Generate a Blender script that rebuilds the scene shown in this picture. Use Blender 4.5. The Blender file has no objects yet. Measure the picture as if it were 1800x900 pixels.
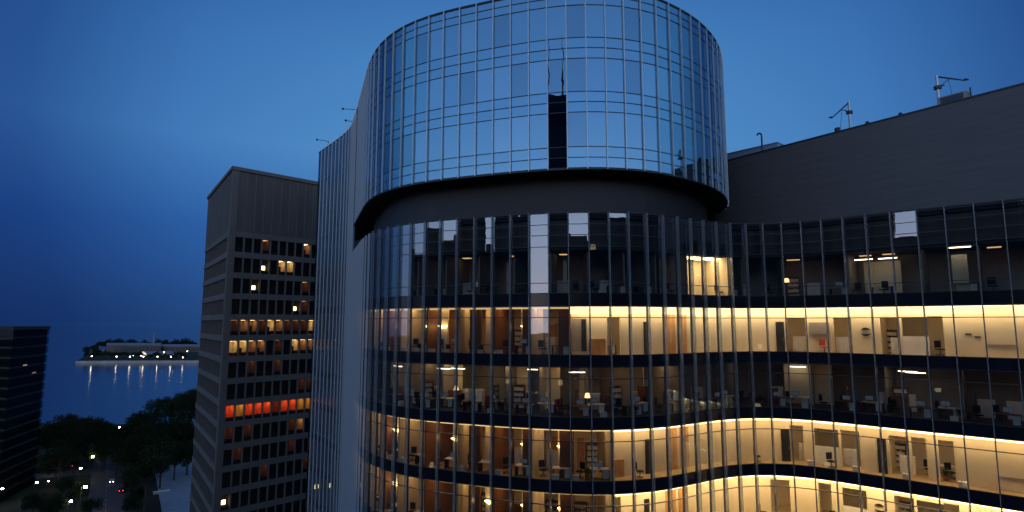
import bpy, bmesh, math, random
from mathutils import Vector, Matrix
random.seed(7)
R = math.radians
sc = bpy.context.scene
COL = sc.collection

# ------------------------------------------------------------------ materials
def newmat(name):
    m = bpy.data.materials.new(name); m.use_nodes = True
    nt = m.node_tree; nt.nodes.clear()
    out = nt.nodes.new('ShaderNodeOutputMaterial')
    return m, nt, out

def pmat(name, col, rough=.6, metal=0., var=.0, scale=3., bump=0., bscale=20., spec=.5, stretch=None):
    m, nt, out = newmat(name)
    b = nt.nodes.new('ShaderNodeBsdfPrincipled')
    b.inputs['Base Color'].default_value = (*col, 1)
    b.inputs['Roughness'].default_value = rough
    b.inputs['Metallic'].default_value = metal
    b.inputs['Specular IOR Level'].default_value = spec
    nt.links.new(b.outputs[0], out.inputs[0])
    tc = nt.nodes.new('ShaderNodeTexCoord')
    src = tc.outputs['Object']
    if stretch:
        mp = nt.nodes.new('ShaderNodeMapping'); mp.inputs['Scale'].default_value = stretch
        nt.links.new(src, mp.inputs[0]); src = mp.outputs[0]
    if var:
        n = nt.nodes.new('ShaderNodeTexNoise'); n.inputs['Scale'].default_value = scale
        n.inputs['Detail'].default_value = 5
        nt.links.new(src, n.inputs['Vector'])
        r = nt.nodes.new('ShaderNodeValToRGB')
        r.color_ramp.elements[0].position = .3; r.color_ramp.elements[1].position = .7
        r.color_ramp.elements[0].color = (*[c*(1-var) for c in col], 1)
        r.color_ramp.elements[1].color = (*[min(1, c*(1+var)) for c in col], 1)
        nt.links.new(n.outputs[0], r.inputs[0]); nt.links.new(r.outputs[0], b.inputs['Base Color'])
    if bump:
        n2 = nt.nodes.new('ShaderNodeTexNoise'); n2.inputs['Scale'].default_value = bscale
        nt.links.new(src, n2.inputs['Vector'])
        bp = nt.nodes.new('ShaderNodeBump'); bp.inputs['Strength'].default_value = bump
        nt.links.new(n2.outputs[0], bp.inputs['Height']); nt.links.new(bp.outputs[0], b.inputs['Normal'])
    return m

def emat(name, col, s):
    m, nt, out = newmat(name)
    e = nt.nodes.new('ShaderNodeEmission')
    e.inputs[0].default_value = (*col, 1); e.inputs[1].default_value = s
    nt.links.new(e.outputs[0], out.inputs[0])
    return m

def glassmat(name, tint, r0, gcol=(1, 1, 1), wav=.012, wscale=.55, r1=.97):
    m, nt, out = newmat(name)
    t = nt.nodes.new('ShaderNodeBsdfTransparent'); t.inputs[0].default_value = (*tint, 1)
    g = nt.nodes.new('ShaderNodeBsdfGlossy'); g.inputs['Color'].default_value = (*gcol, 1)
    g.inputs['Roughness'].default_value = .0
    mx = nt.nodes.new('ShaderNodeMixShader')
    fr = nt.nodes.new('ShaderNodeFresnel'); fr.inputs[0].default_value = 1.5
    mr = nt.nodes.new('ShaderNodeMapRange')
    mr.inputs['From Min'].default_value = .04; mr.inputs['From Max'].default_value = 1
    mr.inputs['To Min'].default_value = r0; mr.inputs['To Max'].default_value = r1
    nt.links.new(fr.outputs[0], mr.inputs[0]); nt.links.new(mr.outputs[0], mx.inputs[0])
    nt.links.new(t.outputs[0], mx.inputs[1]); nt.links.new(g.outputs[0], mx.inputs[2])
    if wav:
        tc = nt.nodes.new('ShaderNodeTexCoord')
        n = nt.nodes.new('ShaderNodeTexNoise'); n.inputs['Scale'].default_value = wscale
        n.inputs['Detail'].default_value = 1.5
        nt.links.new(tc.outputs['Object'], n.inputs['Vector'])
        bp = nt.nodes.new('ShaderNodeBump'); bp.inputs['Strength'].default_value = 1
        bp.inputs['Distance'].default_value = wav
        nt.links.new(n.outputs[0], bp.inputs['Height'])
        nt.links.new(bp.outputs[0], g.inputs['Normal'])
    nt.links.new(mx.outputs[0], out.inputs[0])
    return m

def finmat(name, col, tr, met=.6):
    m, nt, out = newmat(name)
    t = nt.nodes.new('ShaderNodeBsdfTransparent'); t.inputs[0].default_value = (.75, .85, .9, 1)
    b = nt.nodes.new('ShaderNodeBsdfPrincipled'); b.inputs['Base Color'].default_value = (*col, 1)
    b.inputs['Roughness'].default_value = .2; b.inputs['Metallic'].default_value = met
    tl = nt.nodes.new('ShaderNodeBsdfTranslucent'); tl.inputs[0].default_value = (*col, 1)
    m2 = nt.nodes.new('ShaderNodeMixShader'); m2.inputs[0].default_value = .25
    nt.links.new(b.outputs[0], m2.inputs[1]); nt.links.new(tl.outputs[0], m2.inputs[2])
    mx = nt.nodes.new('ShaderNodeMixShader'); mx.inputs[0].default_value = 1-tr
    nt.links.new(t.outputs[0], mx.inputs[1]); nt.links.new(m2.outputs[0], mx.inputs[2])
    nt.links.new(mx.outputs[0], out.inputs[0])
    return m

M = {}
M['glass'] = glassmat('facade_glass', (.93, .93, .9), .26, (.70, .84, .98), .003)
M['drumglass'] = glassmat('drum_glass', (.35, .42, .5), .40, (.34, .68, .95), .0035)
M['drumglassb'] = glassmat('drum_glass_darker', (.30, .36, .45), .34, (.34, .66, .93), .004)
M['drumglassc'] = glassmat('drum_glass_paler', (.40, .46, .52), .43, (.37, .68, .93), .0035)
M['sideglass'] = glassmat('tower_glass', (.85, .85, .82), .10, (.9, .95, 1), 0)
M['fin'] = finmat('glass_fin', (.92, .91, .90), .38, .4)
M['finshade'] = finmat('lower_glass_fin_shaded', (.55, .53, .50), .62, .2)  # darker, sheerer copy of the fin glass: lower facade's dimness put into colour
M['finlit'] = finmat('flank_glass_fin_lit', (.95, .96, .97), .30, .12)  # paler copy of the fin glass: the flank's brightness put into colour
M['mull'] = pmat('mullion_metal', (.035, .037, .042), .4, .6)
M['spandrel'] = pmat('spandrel_glass', (.010, .012, .018), .12, 0, .2, .4)
M['metal'] = pmat('grey_metal_panel', (.125, .112, .11), .6, .1, .10, .3, .05, 3, stretch=(1, 1, 14))
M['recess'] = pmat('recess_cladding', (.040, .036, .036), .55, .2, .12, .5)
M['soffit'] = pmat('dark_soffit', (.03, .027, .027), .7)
M['wall'] = pmat('painted_wall', (.72, .62, .45), .8, 0, .05, .6)
M['wallgrey'] = pmat('grey_partition', (.33, .30, .27), .6, 0, .1, .8)
M['wood'] = pmat('orange_wood', (.52, .26, .09), .45, 0, .2, 2., stretch=(6, 6, .6))
M['darkwood'] = pmat('brown_wood', (.20, .085, .04), .45, 0, .25, 2., stretch=(6, 6, .6))
M['tan'] = pmat('tan_floor', (.46, .34, .19), .45, 0, .12, 1.2)
M['carpet'] = pmat('dark_carpet', (.06, .055, .055), .95, 0, .2, 4)
M['ceil'] = pmat('ceiling_tile', (.55, .52, .46), .9, 0, .04, 2)
M['darkceil'] = pmat('dark_ceiling', (.05, .05, .055), .9)
M['dark'] = pmat('dark_lacquer', (.02, .02, .022), .4)
M['black'] = pmat('black_fabric', (.012, .012, .014), .8)
M['white'] = pmat('white_laminate', (.75, .73, .68), .4, 0, .04, 2)
M['paper'] = pmat('paper', (.8, .78, .7), .9)
M['red'] = pmat('red_fabric', (.45, .04, .05), .7)
M['green'] = pmat('leaf_green', (.04, .10, .03), .6, 0, .3, 6)
M['terracotta'] = pmat('terracotta', (.32, .13, .07), .8)
M['steel'] = pmat('galvanised_steel', (.42, .44, .47), .35, .8, .1, 2)
M['darksteel'] = pmat('painted_dark_steel', (.05, .055, .07), .5, .4)
M['cove'] = emat('cove_light', (1, .72, .38), 2.4)
M['cove_dim'] = emat('cove_light_dim', (1, .70, .32), .9)
M['cove3'] = emat('cove_line', (1, .73, .38), 5.)
M['coveL'] = emat('cove_line_left', (1, .70, .32), 1.6)
M['cove3d'] = emat('cove_line_dim', (1, .68, .28), 3.2)
M['cove4'] = emat('cove_line_low', (1, .70, .30), 6.)
M['backl'] = emat('back_room_fill', (1, .68, .36), 3.)
M['tube'] = emat('fluorescent_tube', (1, .86, .62), 6.)
M['warm'] = emat('warm_lamp', (1, .66, .26), 8.)
M['warm_dim'] = emat('warm_lamp_dim', (1, .62, .26), 3.)
M['screen'] = emat('monitor_screen', (.55, .7, 1), .07)

# ------------------------------------------------------------------ helpers
def obj(name, bm, mats, parent=None, smooth=False):
    me = bpy.data.meshes.new(name)
    bm.normal_update(); bm.to_mesh(me); bm.free()
    for m in (mats if isinstance(mats, (list, tuple)) else [mats]): me.materials.append(m)
    if smooth:
        for p in me.polygons: p.use_smooth = True
    o = bpy.data.objects.new(name, me); COL.objects.link(o)
    if parent: o.parent = parent
    return o
def tag(o, label=None, cat=None, group=None, kind=None):
    if label: o['label'] = label
    if cat: o['category'] = cat
    if group: o['group'] = group
    if kind: o['kind'] = kind
    return o
def thing(name, label, cat, loc=(0, 0, 0), rz=0, group=None):
    o = bpy.data.objects.new(name, None); COL.objects.link(o)
    o.location = loc; o.rotation_euler = (0, 0, rz); o.empty_display_size = .2
    return tag(o, label, cat, group)
def dup(root, loc, rz, label, group=None, scale=None):
    r = root.copy(); COL.objects.link(r); r.location = loc; r.rotation_euler = (0, 0, rz)
    r['label'] = label
    if group: r['group'] = group
    if scale: r.scale = scale if isinstance(scale, tuple) else (scale,)*3
    for ch in list(root.children):
        c = ch.copy(); COL.objects.link(c); c.parent = r
        for g in list(ch.children):
            d = g.copy(); COL.objects.link(d); d.parent = c
    return r
def face(bm, pts, mi=0):
    f = bm.faces.new([bm.verts.new(p) for p in pts]); f.material_index = mi; return f
def hexa(bm, b, t, mi=0):
    """b, t: four bottom and four top points (ccw from above)"""
    vb = [bm.verts.new(p) for p in b]; vt = [bm.verts.new(p) for p in t]
    for q in ([vb[3], vb[2], vb[1], vb[0]], vt, *[[vb[i], vb[(i+1) % 4], vt[(i+1) % 4], vt[i]] for i in range(4)]):
        f = bm.faces.new(q); f.material_index = mi
def box(bm, x0, x1, y0, y1, z0, z1, mi=0):
    hexa(bm, [(x0, y0, z0), (x1, y0, z0), (x1, y1, z0), (x0, y1, z0)], [(x0, y0, z1), (x1, y0, z1), (x1, y1, z1), (x0, y1, z1)], mi)
def prism(bm, poly, z0, z1, mi=0):
    n = len(poly)
    vb = [bm.verts.new((*p, z0)) for p in poly]; vt = [bm.verts.new((*p, z1)) for p in poly]
    for i in range(n):
        f = bm.faces.new([vb[i], vb[(i+1) % n], vt[(i+1) % n], vt[i]]); f.material_index = mi
    bm.faces.new(vt).material_index = mi; bm.faces.new(vb[::-1]).material_index = mi
def tube(bm, p0, p1, r0, r1=None, n=8, mi=0):
    p0, p1 = Vector(p0), Vector(p1); r1 = r0 if r1 is None else r1
    d = (p1-p0).normalized(); a = d.orthogonal().normalized(); b = d.cross(a)
    A = [bm.verts.new(p0+(a*math.cos(t)+b*math.sin(t))*r0) for t in [2*math.pi*i/n for i in range(n)]]
    B = [bm.verts.new(p1+(a*math.cos(t)+b*math.sin(t))*r1) for t in [2*math.pi*i/n for i in range(n)]]
    for i in range(n):
        bm.faces.new([A[i], A[(i+1) % n], B[(i+1) % n], B[i]]).material_index = mi
    bm.faces.new(A[::-1]).material_index = mi; bm.faces.new(B).material_index = mi
def ball(bm, c, r, sx=1, sy=1, sz=1, seg=10, rings=7, mi=0):
    ret = bmesh.ops.create_uvsphere(bm, u_segments=seg, v_segments=rings, radius=r, matrix=Matrix.Translation(c) @ Matrix.Diagonal((sx, sy, sz, 1)))
    for v in ret['verts']:
        for f in v.link_faces: f.material_index = mi
def BM(): return bmesh.new()
ORD = ['', 'first', 'second', 'third', 'fourth', 'fifth', 'sixth', 'seventh', 'eighth', 'ninth', 'tenth', 'eleventh', 'twelfth',
       'thirteenth', 'fourteenth', 'fifteenth', 'sixteenth', 'seventeenth', 'eighteenth', 'nineteenth', 'twentieth', 'twenty-first', 'twenty-second', 'twenty-third', 'twenty-fourth']

# ------------------------------------------------------------------ plan of the curved building
W = 1.52
core = [(-12.54, 52.39), (-11.67, 51.14), (-10.69, 49.99), (-9.6, 48.94), (-8.39, 48.01), (-7.1, 47.21), (-5.75, 46.51), (-4.34, 45.89),
        (-2.92, 45.33), (-1.51, 44.78), (-.09, 44.26), (1.34, 43.78), (2.79, 43.38), (4.26, 43.09), (5.76, 42.95), (7.27, 43.0), (8.76, 43.25),
        (10.21, 43.69), (11.59, 44.31), (12.91, 45.05), (14.19, 45.85), (15.47, 46.66), (16.8, 47.38), (18.19, 47.94), (19.66, 48.25),
        (21.13, 48.23), (22.57, 47.88), (23.91, 47.23), (25.14, 46.36), (26.32, 45.35), (27.49, 44.28), (28.68, 43.18), (29.91, 42.08),
        (31.17, 40.99), (32.43, 39.92), (33.63, 38.88)]
def walk(p, hs, sx):
    out = []; x, y = p
    for h in hs:
        x += sx*W*math.cos(R(h)); y += W*math.sin(R(h)); out.append((x, y))
    return out
lefth = [60, 64, 67, 69] + [70]*9 + [69.5, 69, 67, 63, 60, 57.5, 55.5, 54, 53.5, 53, 53, 53, 53]
LEFT = walk(core[0], lefth, -1)
K0 = -13-len(LEFT)
LB = LEFT[::-1] + core + walk(core[-1], [-41, -42, -43, -44, -45, -45], 1)
DRB = LEFT[::-1] + core[:19] + walk(core[18], [33, 36, 40, 44, 48, 52, 56, 60, 64, 68, 72, 79, 88, 98, 110], 1)
KEND = K0+len(LB)-1
class Plan:
    def __init__(s, pts):
        s.p = [Vector((*q, 0)) for q in pts]; s.c = {}
        s.n = len(pts)
        s.nor = []
        for i in range(s.n):
            a = s.p[max(i-1, 0)]; b = s.p[min(i+1, s.n-1)]; t = (b-a).normalized()
            s.nor.append(Vector((t.y, -t.x, 0)))        # outward, to the street
    def off(s, i, d):                                    # d > 0 is inwards
        return s.p[i]-s.nor[i]*d
    def at(s, k, u, d, z=0):
        i = k-K0; q = s.off(i, d).lerp(s.off(i+1, d), u); q.z = z; return q
    def head(s, k):
        i = k-K0; t = s.p[i+1]-s.p[i]; return math.atan2(t.y, t.x)
L = Plan(LB); D = Plan(DRB)
KD = K0+len(DRB)-1
# camera numbers, used only to sort panes by how large they show
TH = math.atan(117/1015)
def pxy(p):
    d = p[1]*math.cos(TH)+p[2]*math.sin(TH); up = -p[1]*math.sin(TH)+p[2]*math.cos(TH)
    if d < 1: return None
    return 900+1015*p[0]/d, 450-1015*up/d
def parea(pts):
    q = [pxy(p) for p in pts]
    if any(a is None for a in q): return 0
    cx = sum(a[0] for a in q)/4; cy = sum(a[1] for a in q)/4
    if not (-20 < cx < 1820 and -20 < cy < 930): return 0
    return abs(sum(q[i][0]*q[(i+1) % 4][1]-q[(i+1) % 4][0]*q[i][1] for i in range(4))/2)

bld = thing('glass_building', 'curved glass office building with overhanging round drum and warmly lit floors', 'building', (0, 40, -70))
def bpart(name, bm, m, kind=None, parent=None, label=None):
    o = obj(name, bm, m)
    o.parent = parent or bld
    o.matrix_parent_inverse = Matrix.Translation((0, -40, 70))
    if kind: o['kind'] = kind
    if label: o['label'] = label
    return o
def jit(q, s=.0017):
    cq = (q[0]+q[1])/2
    if abs(cq.x-3.5) < .6 and cq.y < 45: s *= .1
    n = (q[1]-q[0]).cross(q[3]-q[0]).normalized(); a, c_ = random.gauss(0, s), random.gauss(0, s)
    return [q[0]-n*(a+c_), q[1]+n*(a-c_), q[2]+n*(a+c_), q[3]-n*(a-c_)]
def emit_panes(name, quads, m, cap=100):
    quads = [jit(q) for q in quads]
    quads = sorted(quads, key=lambda q: -parea(q))
    for q in quads[:cap]:
        b = BM(); face(b, q); bpart(name, b, random.choice(m) if isinstance(m, tuple) else m)
    if quads[cap:]:
        b = BM()
        for q in quads[cap:]: face(b, q)
        bpart(name, b, m[0] if isinstance(m, tuple) else m, 'stuff')
def bayquad(P, k, d, z0, z1, u0=0., u1=1.):
    return [P.at(k, u0, d, z0), P.at(k, u1, d, z0), P.at(k, u1, d, z1), P.at(k, u0, d, z1)]
def baybox(bm, P, k, u0, u1, d0, d1, z0, z1, mi=0):
    hexa(bm, [P.at(k, u0, d0, z0), P.at(k, u1, d0, z0), P.at(k, u1, d1, z0), P.at(k, u0, d1, z0)],
         [P.at(k, u0, d0, z1), P.at(k, u1, d0, z1), P.at(k, u1, d1, z1), P.at(k, u0, d1, z1)], mi)
def strip(bm, P, ka, kb, d0, d1, z0, z1, mi=0):
    """solid ribbon along bays ka..kb-1 between insets d0 < d1"""
    A = []
    for i in range(ka-K0, kb-K0+1):
        a, b = P.off(i, d0), P.off(i, d1)
        A.append([bm.verts.new((a.x, a.y, z0)), bm.verts.new((b.x, b.y, z0)), bm.verts.new((b.x, b.y, z1)), bm.verts.new((a.x, a.y, z1))])
    for s, t in zip(A, A[1:]):
        for j in range(4):
            bm.faces.new([s[j], t[j], t[(j+1) % 4], s[(j+1) % 4]]).material_index = mi
    bm.faces.new(A[0]).material_index = mi; bm.faces.new(A[-1][::-1]).material_index = mi

GZ = -70.
ZT = 8.25                    # parapet of the lower body
TOPS = [1.23, -3.25, -7.72, -12.2]
while TOPS[-1] > -64: TOPS.append(TOPS[-1]-4.47)
KJ = -24                     # left of this bay the facade runs full height
ZR = 26.25                   # roof
# --- glass of the lower body
wins, upp = [], []
for k in range(K0, KEND):
    upp.append(bayquad(L, k, 0, 2.2, ZT-.02))
    for T in TOPS: wins.append(bayquad(L, k, 0, T-3.6, T-.87))
emit_panes('window', wins, M['glass'])
emit_panes('upper_window', upp, M['glass'])
for T in TOPS[:6]:
    b = BM()
    for k in range(K0, KEND): face(b, bayquad(L, k, 0, T-.85, T-.02))
    bpart('transom_band', b, M['glass'])
b = BM()
for T in TOPS[6:]:
    for k in range(K0, KEND): face(b, bayquad(L, k, 0, T-.85, T-.02))
bpart('transom_band', b, M['glass'])
for T in [5.70]+TOPS[:6]:
    b = BM()
    lo = T-4.47
    for k in range(K0, KEND): baybox(b, L, k, 0, 1, 0.004, .10, lo+.02, lo+.85 if T < 5 else 2.18)
    bpart('spandrel_band', b, M['spandrel'])
# back-up behind spandrels, horizontal mullions
for T in TOPS:
    for z in (T, T-.86, T-3.61):
        b = BM()
        for k in range(K0, KEND): baybox(b, L, k, 0, 1, -.035, .07, z-.03, z+.03)
        bpart('horizontal_mullion', b, M['mull'])
for z in (7.4, 6.58, 5.7, 2.95, 2.19):
    b = BM()
    for k in range(K0, KEND): baybox(b, L, k, 0, 1, -.02, .06, z-.025, z+.025)
    bpart('horizontal_mullion', b, M['mull'])
for i in range(1, len(LB)-1):
    k = i+K0
    p, n = L.p[i], L.nor[i]; t = Vector((-n.y, n.x, 0))
    top = ZT+.06 if k >= KJ else ZR+.4
    b = BM()
    a0, a1 = p+n*(.34 if k > -14 else .2), p+n*.03
    h = .03
    hexa(b, [(*(a0-t*h).xy, GZ), (*(a0+t*h).xy, GZ), (*(a1+t*h).xy, GZ), (*(a1-t*h).xy, GZ)],
         [(*(a0-t*h).xy, top), (*(a0+t*h).xy, top), (*(a1+t*h).xy, top), (*(a1-t*h).xy, top)])
    f = bpart('fin', b, M['finshade'] if k > -14 else M['finlit'])
    b = BM(); a0, a1 = p+n*.028, p-n*.14; h = .04
    hexa(b, [(*(a0-t*h).xy, GZ), (*(a0+t*h).xy, GZ), (*(a1+t*h).xy, GZ), (*(a1-t*h).xy, GZ)],
         [(*(a0-t*h).xy, min(top, ZR)), (*(a0+t*h).xy, min(top, ZR)), (*(a1+t*h).xy, min(top, ZR)), (*(a1-t*h).xy, min(top, ZR))])
    bpart('mullion', b, M['mull'], parent=None)
# parapet
b = BM(); strip(b, L, KJ, KEND, -.05, .35, ZT, ZT+.10); bpart('parapet', b, M['mull'])
# --- drum
DB = 11.75
dq, ds = [], [[], [], [], []]
DL = [(11.75, 12.56, 13.4), (16.15, 16.98, 17.8), (20.5, 21.35, 22.2), (24.9, 25.6, 26.2)]
for k in range(K0, KD):
    for j, (a, c_, e) in enumerate(DL):
        ds[j].append(bayquad(D, k, 0, a+.02, c_)); ds[j].append(bayquad(D, k, 0, c_, e))
        if j < 3: dq.append(bayquad(D, k, 0, e, DL[j+1][0]))
emit_panes('drum_window', dq, (M['drumglass'], M['drumglass'], M['drumglassb'], M['drumglassc']))
for q in ds:
    b = BM()
    for f in q: face(b, jit(f))
    bpart('drum_spandrel_band', b, M['drumglass'])
b = BM()                        # fill between storey 8.25 and drum bottom on the full-height left part
for k in range(K0, KJ):
    face(b, bayquad(D, k, 0, ZT, DB))
bpart('drum_spandrel_band', b, M['drumglass'])
for j in DL:
    for z in j:
        b = BM()
        for k in range(K0, KD): baybox(b, D, k, 0, 1, -.03, .06, z-.028, z+.028)
        bpart('horizontal_mullion', b, M['mull'])
for i in range(KJ-K0+1, len(DRB)-1):
    p, n = D.p[i], D.nor[i]; t = Vector((-n.y, n.x, 0))
    b = BM(); a0, a1 = p+n*.17, p+n*.03; h = .038; z0, z1 = DB-.12, ZR+.05
    hexa(b, [(*(a0-t*h).xy, z0), (*(a0+t*h).xy, z0), (*(a1+t*h).xy, z0), (*(a1-t*h).xy, z0)],
         [(*(a0-t*h).xy, z1), (*(a0+t*h).xy, z1), (*(a1+t*h).xy, z1), (*(a1-t*h).xy, z1)])
    bpart('drum_fin', b, M['fin'] if i+K0 > -10 else M['finlit'])
# drum top cap, floors, dark core, soffit, recessed wall
b = BM(); strip(b, D, K0, KD, -.06, .5, ZR, ZR+.12); bpart('roof_coping', b, M['mull'])
bx = [D.off(i, .25) for i in range(len(DRB))]
poly = [(p.x, p.y) for p in bx] + [(14, 84), (-6, 96)]
b = BM(); prism(b, poly, ZR-.5, ZR-.05); bpart('roof', b, M['soffit'])
for z in (12.3, 16.7, 21.1):
    b = BM(); strip(b, D, K0, KD, .12, 4.5, z, z+.45); bpart('floor_slab', b, M['darkceil'])
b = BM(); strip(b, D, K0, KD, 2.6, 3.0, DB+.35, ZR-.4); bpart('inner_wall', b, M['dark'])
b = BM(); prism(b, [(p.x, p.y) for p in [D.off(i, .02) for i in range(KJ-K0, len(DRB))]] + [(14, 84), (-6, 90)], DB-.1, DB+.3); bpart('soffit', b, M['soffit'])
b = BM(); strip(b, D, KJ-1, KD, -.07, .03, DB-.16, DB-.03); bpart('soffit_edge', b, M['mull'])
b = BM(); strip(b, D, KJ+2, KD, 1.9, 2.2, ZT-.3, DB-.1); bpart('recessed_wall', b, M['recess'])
# end wall of the full-height left part + back walls (closing the volume)
e = L.p[0]
b = BM(); hexa(b, [(e.x, e.y, GZ), (e.x+.3, e.y+.2, GZ), (e.x+9.3, e.y+14, GZ), (e.x+9, e.y+14.2, GZ)], [(e.x, e.y, ZR), (e.x+.3, e.y+.2, ZR), (e.x+9.3, e.y+14, ZR), (e.x+9, e.y+14.2, ZR)])
bpart('end_wall', b, M['metal'])
# --- terrace roof and the big sloping-in-view metal wall (straight in plan)
b = BM()
roofpts = [(p.x, p.y) for p in [L.off(i, .36) for i in range(KJ-K0, len(LB))]] + [(44, 60), (24, 80), (-6, 88)]
prism(b, roofpts, ZT-.35, ZT-.05); bpart('terrace_roof', b, M['soffit'])
wa, wb = Vector((19.6, 64.7, 0)), Vector((43.5, 30.7, 0)); wt = (wb-wa).normalized(); wn = Vector((-wt.y, wt.x, 0))
if wn.y < 0: wn = -wn
b = BM(); q = [wa, wb, wb+wn*14, wa+wn*14]
prism(b, [(p.x, p.y) for p in q], ZT-.04, 17.1); bpart('plant_wall', b, M['metal'])
b = BM(); q = [wa-wn*.06, wb-wn*.06, wb+wn*.4, wa+wn*.4]
prism(b, [(p.x, p.y) for p in q], 17.1, 17.22); bpart('wall_coping', b, M['mull'])

# --- interiors ---------------------------------------------------------------
KI0 = -19
for j, T in enumerate(TOPS[:6]):
    b = BM(); strip(b, L, K0, KEND, .14, 8.9, T-4.1, T-3.72)
    bpart('floor_slab', b, M['tan'] if j in (0, 2, 3) else M['carpet'])
    b = BM(); strip(b, L, K0, KEND, .14, 8.9, T-.06 if j else T-.06, T+.30 if j else T+.5)
    bpart('ceiling', b, M['darkceil'] if j in (1, 4, 5) else M['ceil'])
b = BM(); strip(b, L, K0, KEND, .14, 7.5, 5.45, 5.75); bpart('ceiling', b, M['darkceil'])
b = BM(); strip(b, L, K0, KEND, .14, 8.9, 1.75, 2.05); bpart('floor_slab', b, M['carpet'])
b = BM(); strip(b, L, K0, KEND, .7, .8, 5.76, ZT-.36); bpart('shadow_box', b, M['dark'])
b = BM(); strip(b, L, K0, KEND, 8.9, 9.2, GZ, ZT-.36); bpart('core_wall', b, M['wallgrey'])
b = BM(); strip(b, L, K0, KEND, .5, .7, GZ, TOPS[4]-.3); bpart('dark_blind', b, M['dark'])
b = BM(); strip(b, L, K0, KI0-1, .9, 1.0, TOPS[4], 5.4); bpart('dark_blind', b, M['dark'])

def wall(name, k, u0, u1, d, z0, z1, m, th=.10):
    b = BM(); baybox(b, L, k, u0, u1, d, d+th, z0, z1); return bpart(name, b, m)
def wallrun(name, ka, kb, d, z0, z1, m, th=.12):
    b = BM(); strip(b, L, ka, kb, d, d+th, z0, z1); return bpart(name, b, m)
def radial(name, k, d0, d1, z0, z1, m, th=.06, u=0.):
    b = BM()
    a, c_ = L.at(k, u, d0), L.at(k, u, d1); t = (c_-a).normalized(); s = Vector((-t.y, t.x, 0))*th
    prism(b, [((a+s).x, (a+s).y), ((a-s).x, (a-s).y), ((c_-s).x, (c_-s).y), ((c_+s).x, (c_+s).y)][::-1], z0, z1)
    return bpart(name, b, m)
def glowstrip(ka, kb, d0, d1, z0, z1, m, name='cove_lamp'):
    b = BM(); strip(b, L, ka, kb, d0, d1, z0, z1); return bpart(name, b, m)
FN = {'U': 'tall top floor', 0: 'straight-band floor', 1: 'dim cluttered floor', 2: 'upper gold floor', 3: 'lowest gold floor'}
FZ = {'U': 2.06, 0: TOPS[0]-3.71, 1: TOPS[1]-3.71, 2: TOPS[2]-3.71, 3: TOPS[3]-3.71}
def where(fl, k):
    if k == -1: s = 'below the mirrored tower'
    elif k >= 0: s = '%s bay right of the mirrored tower' % ORD[k+1]
    else: s = '%s bay left of the mirrored tower' % ORD[-k-1]
    return 'on the %s, %s' % (FN[fl], s)

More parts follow.
